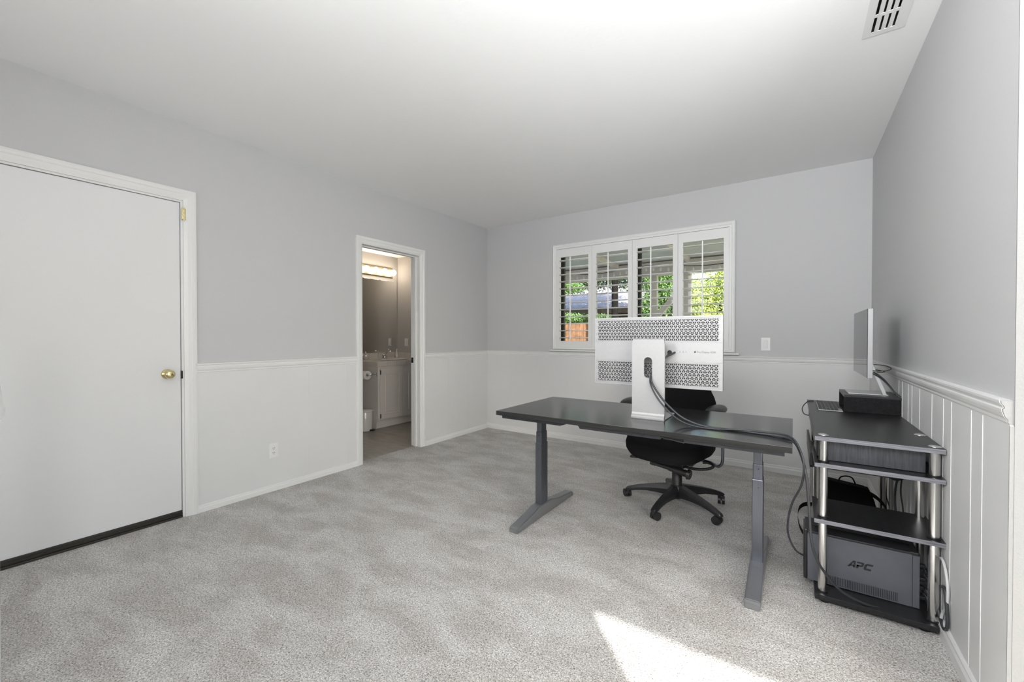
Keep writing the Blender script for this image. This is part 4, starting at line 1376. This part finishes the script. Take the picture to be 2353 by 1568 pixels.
OV = 0.02
tile_front = [(-0.905 + 0.157 * k, -0.905 + 0.157 * (k + 1) - 0.004) for k in range(5)] + [(-0.905 + 0.157 * 5, BYR - 0.002)]
mb.box((BXW + 0.002, CY - 0.018, 0.7905), (CX + 0.012, BYR - 0.002, 0.856))
for a_, b_ in tile_front:
    mb.box((CX + 0.004, a_, 0.793), (CX + 0.022, b_, CTZ + 0.002), 0.005)
for k in range(4):
    xa = CX + 0.020 - 0.15 * (k + 1); xb = xa + 0.146
    mb.box((max(xa, BXW + 0.003), CY - 0.022, 0.793), (xb, CY + 0.02, CTZ + 0.002), 0.005)
    for j in range(5):
        y_ = CY + 0.022 + j * 0.154
        mb.box((max(xa, BXW + 0.003), y_, CTZ - 0.004), (xb, min(y_ + 0.150, BYR - 0.002), CTZ), 0.0015)
mb.build('counter_tiles', M_cab if False else mat('cream_tile', (0.60, 0.57, 0.53), 0.25), t2)
mb = MB()
for k in range(6):
    a_ = -0.905 + 0.149 * k
    mb.box((BXW + 0.001, a_, CTZ), (BXW + 0.012, min(a_ + 0.145, BYR - 0.014), 0.944), 0.003)
for k in range(4):
    xa = BXW + 0.013 + 0.145 * k
    mb.box((xa, BYR - 0.012, CTZ), (min(xa + 0.141, CX + 0.02), BYR - 0.001, 0.944), 0.003)
mb.build('backsplash', MATS['cream_tile'], t2)
mb = MB(); mb.lathe([(0.14, -0.004), (0.20, 0.004), (0.215, 0.009), (0.205, 0.013), (0.19, 0.010), (0.15, 0.002), (0, -0.002)], (-1.33, -0.42, CTZ), 'Z', 40, sx=0.88)
mb.build('basin', M_porcelain, t2)
t = thing('faucet', 'chrome single lever faucet on the bathroom counter', 'faucet', (-1.52, -0.42, CTZ))
mb = MB()
mb.lathe([(0.030, 0), (0.030, 0.008), (0.024, 0.014), (0.022, 0.06), (0.018, 0.066), (0, 0.067)], (-1.53, -0.42, CTZ), 'Z', 24, sy=1.0)
mb.box((-1.55, -0.49, CTZ), (-1.51, -0.35, CTZ + 0.010), 0.004)
mb.build('faucet_body', M_chrome, t)
mb = MB(); mb.tube([(-1.53, -0.42, CTZ + 0.035), (-1.48, -0.43, CTZ + 0.045), (-1.42, -0.45, CTZ + 0.035), (-1.395, -0.46, CTZ + 0.022)], 0.011, 12); mb.build('spout', M_chrome, t)
mb = MB(); mb.tube([(-1.53, -0.42, CTZ + 0.062), (-1.50, -0.40, CTZ + 0.085), (-1.46, -0.37, CTZ + 0.108)], 0.009, 10); mb.ball((-1.455, -0.366, CTZ + 0.110), 0.017, 10, (1, 1, 0.7)); mb.build('lever', M_chrome, t)
M_soapglass = mat('clear_soap_bottle', (0.55, 0.54, 0.52), 0.08, 0.2)
t = thing('soap_dispenser', 'clear soap dispenser with pump in the corner of the bathroom counter', 'soap dispenser', (-1.53, -0.19, CTZ))
mb = MB(); mb.lathe([(0.026, 0), (0.028, 0.01), (0.028, 0.075), (0.014, 0.098), (0.011, 0.104), (0, 0.104)], (-1.53, -0.19, CTZ), 'Z', 20); mb.build('bottle', M_soapglass, t)
mb = MB(); mb.cyl((-1.53, -0.19, CTZ + 0.104), (-1.53, -0.19, CTZ + 0.135), 0.006, n=12); mb.box((-1.535, -0.196, CTZ + 0.132), (-1.50, -0.184, CTZ + 0.140), 0.003); mb.build('pump', M_chrome, t)
mb = MB(); mb.lathe([(0.030, 0), (0.038, 0.012), (0.040, 0.03), (0.033, 0.05), (0.02, 0.062), (0.006, 0.066), (0, 0.066)], (-1.565, -0.70, 0.9445 - 0.0865), 'Z', 20)
mb.cyl((-1.565, -0.70, 0.924), (-1.565, -0.70, 0.975), 0.007, n=10)
tag(mb.build('glass_jar', M_soapglass), 'small clear glass jar at the left of the bathroom counter', 'jar')
mb = MB(); mb.box((BXW + 0.0005, -1.9, 0.950), (BXW + 0.006, -0.115, 1.990), 0.001)
tag(mb.build('wall_mirror', M_mirror), 'large frameless mirror above the bathroom vanity', 'mirror')
mb = MB(); mb.box((BXW + 0.006, -0.1155, 0.952), (BXW + 0.0075, -0.1130, 1.988)); mb.bm.free()
t = thing('vanity_light', 'brass vanity light bar with round glowing bulbs over the mirror', 'light fixture', (BXW, -0.6, 2.04))
mb = MB(); mb.box((BXW, -1.12, 2.045), (BXW + 0.022, -0.195, 2.175), 0.004); mb.build('backplate', M_gold, t)
for k in range(6):
    y = -0.235 - 0.152 * k
    mb = MB(); mb.lathe([(0.022, 0.022), (0.020, 0.034), (0.014, 0.036)], (BXW, y, 2.108), 'X', 16); mb.build('socket', M_brass, t)
    mb = MB(); mb.ball((BXW + 0.074, y, 2.108), 0.042, 14); mb.build('bulb', M_bulb, t)
t = thing('light_switch', 'white rocker switch on the bathroom wall beside the mirror', 'light switch', (-1.43, BYR, 1.03))
mb = MB(); mb.box((-1.468, BYR - 0.006, 1.038), (-1.396, BYR, 1.152), 0.003); mb.build('switch_plate', M_plate, t)
mb = MB(); mb.box((-1.447, BYR - 0.010, 1.062), (-1.417, BYR - 0.005, 1.128), 0.002); mb.build('rocker', M_plate, t)
t = thing('toilet_paper_holder', 'chrome holder on the vanity side with a white toilet paper roll', 'toilet paper holder', (-1.13, CY, 0.69))
mb = MB(); mb.box((-1.118, CY - 0.008, 0.672), (-1.088, CY, 0.722), 0.003); mb.tube([(-1.103, CY - 0.004, 0.700), (-1.106, CY - 0.05, 0.698), (-1.112, CY - 0.078, 0.692), (-1.13, CY - 0.082, 0.690), (-1.28, CY - 0.082, 0.690)], 0.008, 10)
mb.build('bracket', M_chrome, t)
mb = MB()
mb.lathe([(0.019, 0), (0.053, 0), (0.055, 0.002), (0.055, 0.103), (0.053, 0.105), (0.019, 0.105), (0.019, 0.0)], (-1.262, CY - 0.082, 0.688), 'X', 36)
tag(mb.build('toilet_paper_roll', M_paper), 'white toilet paper roll on the chrome holder by the vanity', 'toilet paper')
t = thing('trash_can', 'slim white step-pedal trash can beside the vanity', 'trash can', (-1.16, -1.0, -0.004))
tc = (-1.165, -1.005, -0.003)
mb = MB(); mb.lathe([(0.080, 0), (0.086, 0.006), (0.088, 0.02), (0.092, 0.235), (0.090, 0.24)], tc, 'Z', 36); mb.build('bin_body', M_porcelain, t)
mb = MB(); mb.lathe([(0.094, 0.238), (0.095, 0.25), (0.088, 0.262), (0.05, 0.270), (0, 0.272)], tc, 'Z', 36); mb.box((tc[0] + 0.05, tc[1] + 0.05, 0.245), (tc[0] + 0.085, tc[1] + 0.075, 0.256), 0.002); mb.build('lid', M_porcelain, t)
mb = MB(); mb.box((tc[0] + 0.065, tc[1] + 0.01, 0.002), (tc[0] + 0.13, tc[1] + 0.055, 0.018), 0.006, rot=Matrix.Rotation(R(25), 3, 'Z')); mb.build('pedal', M_blackmetal, t)
t = thing('toilet', 'white toilet partly visible at the left of the bathroom doorway', 'toilet', (-1.2, -1.36, -0.004))
ty = -1.385
mb = MB(); mb.lathe([(0.11, 0.0), (0.115, 0.02), (0.105, 0.08), (0.10, 0.16), (0.13, 0.24), (0.175, 0.32), (0.188, 0.37), (0.185, 0.385), (0.0, 0.385)], (-1.13, ty, -0.003), 'Z', 40, sx=1.28)
mb.box((-1.45, ty - 0.10, -0.003), (-1.15, ty + 0.10, 0.30), 0.03)
mb.build('bowl', M_porcelain, t)
mb = MB(); mb.lathe([(0.186, 0.386), (0.194, 0.392), (0.194, 0.402), (0.186, 0.408), (0.10, 0.41), (0, 0.41)], (-1.13, ty, 0), 'Z', 40, sx=1.28); mb.build('seat', M_porcelain, t)
mb = MB(); mb.lathe([(0.186, 0.411), (0.195, 0.416), (0.192, 0.428), (0.15, 0.436), (0, 0.438)], (-1.13, ty, 0), 'Z', 40, sx=1.28); mb.build('lid', M_porcelain, t)
mb = MB(); mb.box((BXW + 0.01, ty - 0.20, 0.36), (BXW + 0.19, ty + 0.20, 0.74), 0.02, 3); mb.box((BXW + 0.006, ty - 0.21, 0.742), (BXW + 0.20, ty + 0.21, 0.775), 0.01); mb.build('tank', M_porcelain, t)

# ------------------------------------------------------------------ outside
w = MB(); w.box((-0.6, NY - 0.7, H + 0.12), (FX + 0.6, 0.55, H + 0.35)); w.box((-2.2, -3.6, H + 0.12), (-0.6, 0.55, H + 0.35))  # slab added out of view to keep the sun off house and patio
struct(w.build('roof', M_exterior), 'unseen house roof slab added to block the sun', 'roof')
w = MB(); w.box((-20, 3.6, -0.25), (20, 30, -0.15)); struct(w.build('ground', M_grass), 'lawn of the back yard', 'ground')
w = MB(); w.box((-20, 0.151, -0.22), (20, 3.6, -0.12)); struct(w.build('patio_slab', M_concrete), 'concrete patio slab outside the window', 'patio')
w = MB(); w.box((-20, -40, -0.25), (30, NY - 0.2, -0.15)); struct(w.build('ground_front', M_concrete), 'pale concrete terrace outside the sliding door', 'ground')

t = thing('patio_cover', 'pinkish painted patio cover with beams and posts outside the window', 'patio cover', (2, 1.8, -0.12))
mb = MB(); mb.prism([(0.3, 2.56), (3.6, 2.48), (3.6, 2.52), (0.3, 2.60)], ((-5.0, 0, 0), (0, 1, 0), (0, 0, 1), (1, 0, 0)), 12.0); mb.build('cover_boards', M_patioceil, t)
for k in range(8):
    x = -4.3 + 1.22 * k
    mb = MB(); mb.box((x, 0.3, 2.42), (x + 0.05, 3.75, 2.53)); mb.build('rafter', M_patiowhite, t)
mb = MB(); mb.box((-5.0, 3.1, 2.24), (7.0, 3.24, 2.47), 0.004); mb.box((-5.0, 3.62, 2.40), (7.0, 3.66, 2.60), 0.003); mb.build('header_beam', M_patiowhite, t)
for x, hw in ((1.26, 0.05), (1.80, 0.065), (-4.2, 0.06), (4.6, 0.06)):
    mb = MB(); mb.box((x - hw, 3.12, -0.12), (x + hw, 3.22, 2.25), 0.004)
    mb.build('post', M_patiowhite, t)
mb = MB(); mb.prism([(1.31, 1.47), (1.31, 1.60), (1.74, 2.10), (1.74, 1.97)], ((0, 3.13, 0), (1, 0, 0), (0, 0, 1), (0, 1, 0)), 0.07); mb.build('brace', M_patiowhite, t)
t = thing('string_lights', 'string of small clear bulbs hanging under the patio cover', 'string lights', (1.6, 2.6, 2.3))
pts = [(-0.6, 2.85, 2.40), (0.3, 2.85, 2.32), (1.2, 2.85, 2.38), (2.2, 2.85, 2.30), (3.2, 2.85, 2.40)]
mb = MB(); mb.tube(pts, 0.006, 6); mb.build('wire', M_blackmetal, t)
PC = catmull([Vector(p) for p in pts], 8)
for p in PC[2:-2]:
    mb = MB(); mb.lathe([(0.008, -0.02), (0.018, -0.05), (0.020, -0.07), (0.012, -0.09), (0, -0.095)], tuple(p), 'Z', 12); mb.build('bulb', M_clear, t)

def fence(x0, x1, y, h):
    t = thing('wooden_fence', 'weathered orange brown board fence at the back of the yard', 'fence', ((x0 + x1) / 2, y, -0.15))
    mb = MB(); x = x0
    while x < x1:
        wdt = 0.14
        mb.box((x, y + random.uniform(-0.006, 0.006), -0.15), (x + wdt - 0.008, y + 0.02, h + random.uniform(-0.015, 0.015)))
        x += wdt
    mb.build('fence_boards', M_fence, t)
    mb = MB(); mb.box((x0, y + 0.02, h - 0.3), (x1, y + 0.06, h - 0.2)); mb.box((x0, y + 0.02, 0.2), (x1, y + 0.06, 0.3)); mb.build('fence_rails', M_fence, t)
fence(-9.0, 6.0, 8.6, 1.62)

t = thing('neighbor_house', 'neighbouring house with gray shingled roof beyond the fence', 'house', (-5.5, 16, -0.2))
mb = MB(); mb.box((-14, 13.4, -0.2), (-1.6, 20, 2.3)); mb.build('house_walls', M_brownfascia, t)
mb = MB(); mb.prism([(12.7, 2.30), (16.8, 3.75), (21, 2.30), (21, 2.40), (16.8, 3.90), (12.7, 2.42)], ((-14.6, 0, 0), (0, 1, 0), (0, 0, 1), (1, 0, 0)), 13.8); mb.build('roof', M_shingle, t)
mb = MB(); mb.box((-14.6, 12.66, 2.18), (-0.8, 12.74, 2.44)); mb.build('fascia', M_brownfascia, t)

def leaf_cloud(mb, c, rad, n, size, seed, mi=0, flat=1.0):
    rnd = random.Random(seed)
    c = Vector(c)
    for i in range(n):
        while True:
            p = Vector((rnd.uniform(-1, 1), rnd.uniform(-1, 1), rnd.uniform(-1, 1)))
            if 0.25 < p.length <= 1:
                break
        p = p * (0.6 + 0.4 * rnd.random())
        p = Vector((p.x * rad[0], p.y * rad[1], p.z * rad[2])) + c
        s = size * rnd.uniform(0.6, 1.4)
        e = Euler((rnd.uniform(-1.2, 1.2), rnd.uniform(-1.2, 1.2), rnd.uniform(0, 6.3))).to_matrix()
        a = e @ Vector((s, 0, 0)); b = e @ Vector((0, s * 0.42, 0)); u = e @ Vector((0, 0, s * 0.12))
        vs = [mb.bm.verts.new(p - a), mb.bm.verts.new(p - b + u), mb.bm.verts.new(p + a), mb.bm.verts.new(p + b + u)]
        f1 = mb.bm.faces.new((vs[0], vs[1], vs[2])); f2 = mb.bm.faces.new((vs[0], vs[2], vs[3]))
        f1.material_index = f2.material_index = mi

def tree(name, label, x, y, trunk_h, trunk_r, blobs, leaf_m, n, size, seed, cat='tree', group=None):
    t = thing(name, label, cat, (x, y, -0.15), group)
    mb = MB()
    mb.tube([(x, y, -0.15), (x + 0.05, y, trunk_h * 0.5), (x - 0.03, y, trunk_h)], lambda s: trunk_r * (1 - 0.5 * s), 10)
    for (bc, br) in blobs[:4]:
        mb.tube([(x, y, trunk_h * 0.7), ((x + bc[0]) / 2, (y + bc[1]) / 2, (trunk_h + bc[2]) / 2), bc], lambda s: trunk_r * 0.4 * (1 - 0.7 * s), 6)
    mb.build('trunk', M_bark, t)
    mb = MB()
    tot = sum(b[1][0] * b[1][1] * b[1][2] for b in blobs) ** 1
    for i, (bc, br) in enumerate(blobs):
        leaf_cloud(mb, bc, br, int(n * (br[0] * br[1] * br[2]) / tot) + 80, size, seed + i)
    mb.build('foliage', leaf_m, t)
    return t
tree('evergreen_tree', 'tall dark evergreen tree behind the fence, left of the patio', -3.4, 11.2, 4.2, 0.22,
     [((-3.6, 11.4, 3.55), (1.7, 1.0, 0.75)), ((-1.9, 11.3, 3.6), (1.5, 1.0, 0.8)), ((-5.2, 11.6, 3.9), (1.6, 1.0, 0.9)), ((-2.6, 11.6, 5.0), (2.4, 1.2, 1.0)), ((-0.9, 11.2, 3.2), (0.8, 0.8, 0.7))], M_leafdark, 26000, 0.05, 11)
mb = MB(); mb.tube([(-0.885, 7.0, -0.15), (-0.88, 7.0, 2.0), (-0.89, 7.0, 4.4)], 0.09, 12)
tag(mb.build('tree_trunk', M_bark), 'dark straight tree trunk in the yard, seen through the second shutter', 'tree trunk')
tree('green_tree', 'light green leafy tree beyond the fence at the left', -4.6, 9.75, 1.9, 0.1,
     [((-4.6, 9.75, 2.7), (0.8, 0.3, 0.5)), ((-3.8, 9.75, 2.98), (0.9, 0.3, 0.28)), ((-5.1, 9.75, 2.3), (0.6, 0.3, 0.5))], M_leafmid, 14000, 0.035, 31)
tree('flowering_bush', 'bright yellow green bush filling the rightmost shutter view', 1.9, 6.4, 1.9, 0.09,
     [((1.45, 6.4, 2.1), (0.6, 0.7, 0.6)), ((2.3, 6.5, 2.35), (1.0, 0.8, 0.9)), ((3.2, 6.6, 2.0), (0.9, 0.7, 0.9)), ((1.7, 6.3, 1.4), (1.2, 0.7, 0.6))], M_leafbright, 30000, 0.03, 41, cat='bush')
tree('green_tree', 'rounded green tree in the yard behind the patio brace', 0.5, 7.75, 2.0, 0.1,
     [((0.35, 7.75, 2.55), (0.85, 0.4, 0.75)), ((-0.1, 7.75, 1.85), (0.6, 0.4, 0.6)), ((0.8, 7.75, 1.7), (0.7, 0.4, 0.6))], M_leafmid, 22000, 0.03, 51)
tree('hedge', 'low pale green hedge along the fence at the left', -3.4, 8.95, 0.9, 0.05,
     [((-4.6, 8.95, 1.80), (1.0, 0.25, 0.22)), ((-3.4, 8.95, 1.82), (1.1, 0.25, 0.22)), ((-2.2, 8.95, 1.76), (0.8, 0.25, 0.22))], M_leafmid, 12000, 0.03, 61, cat='hedge')
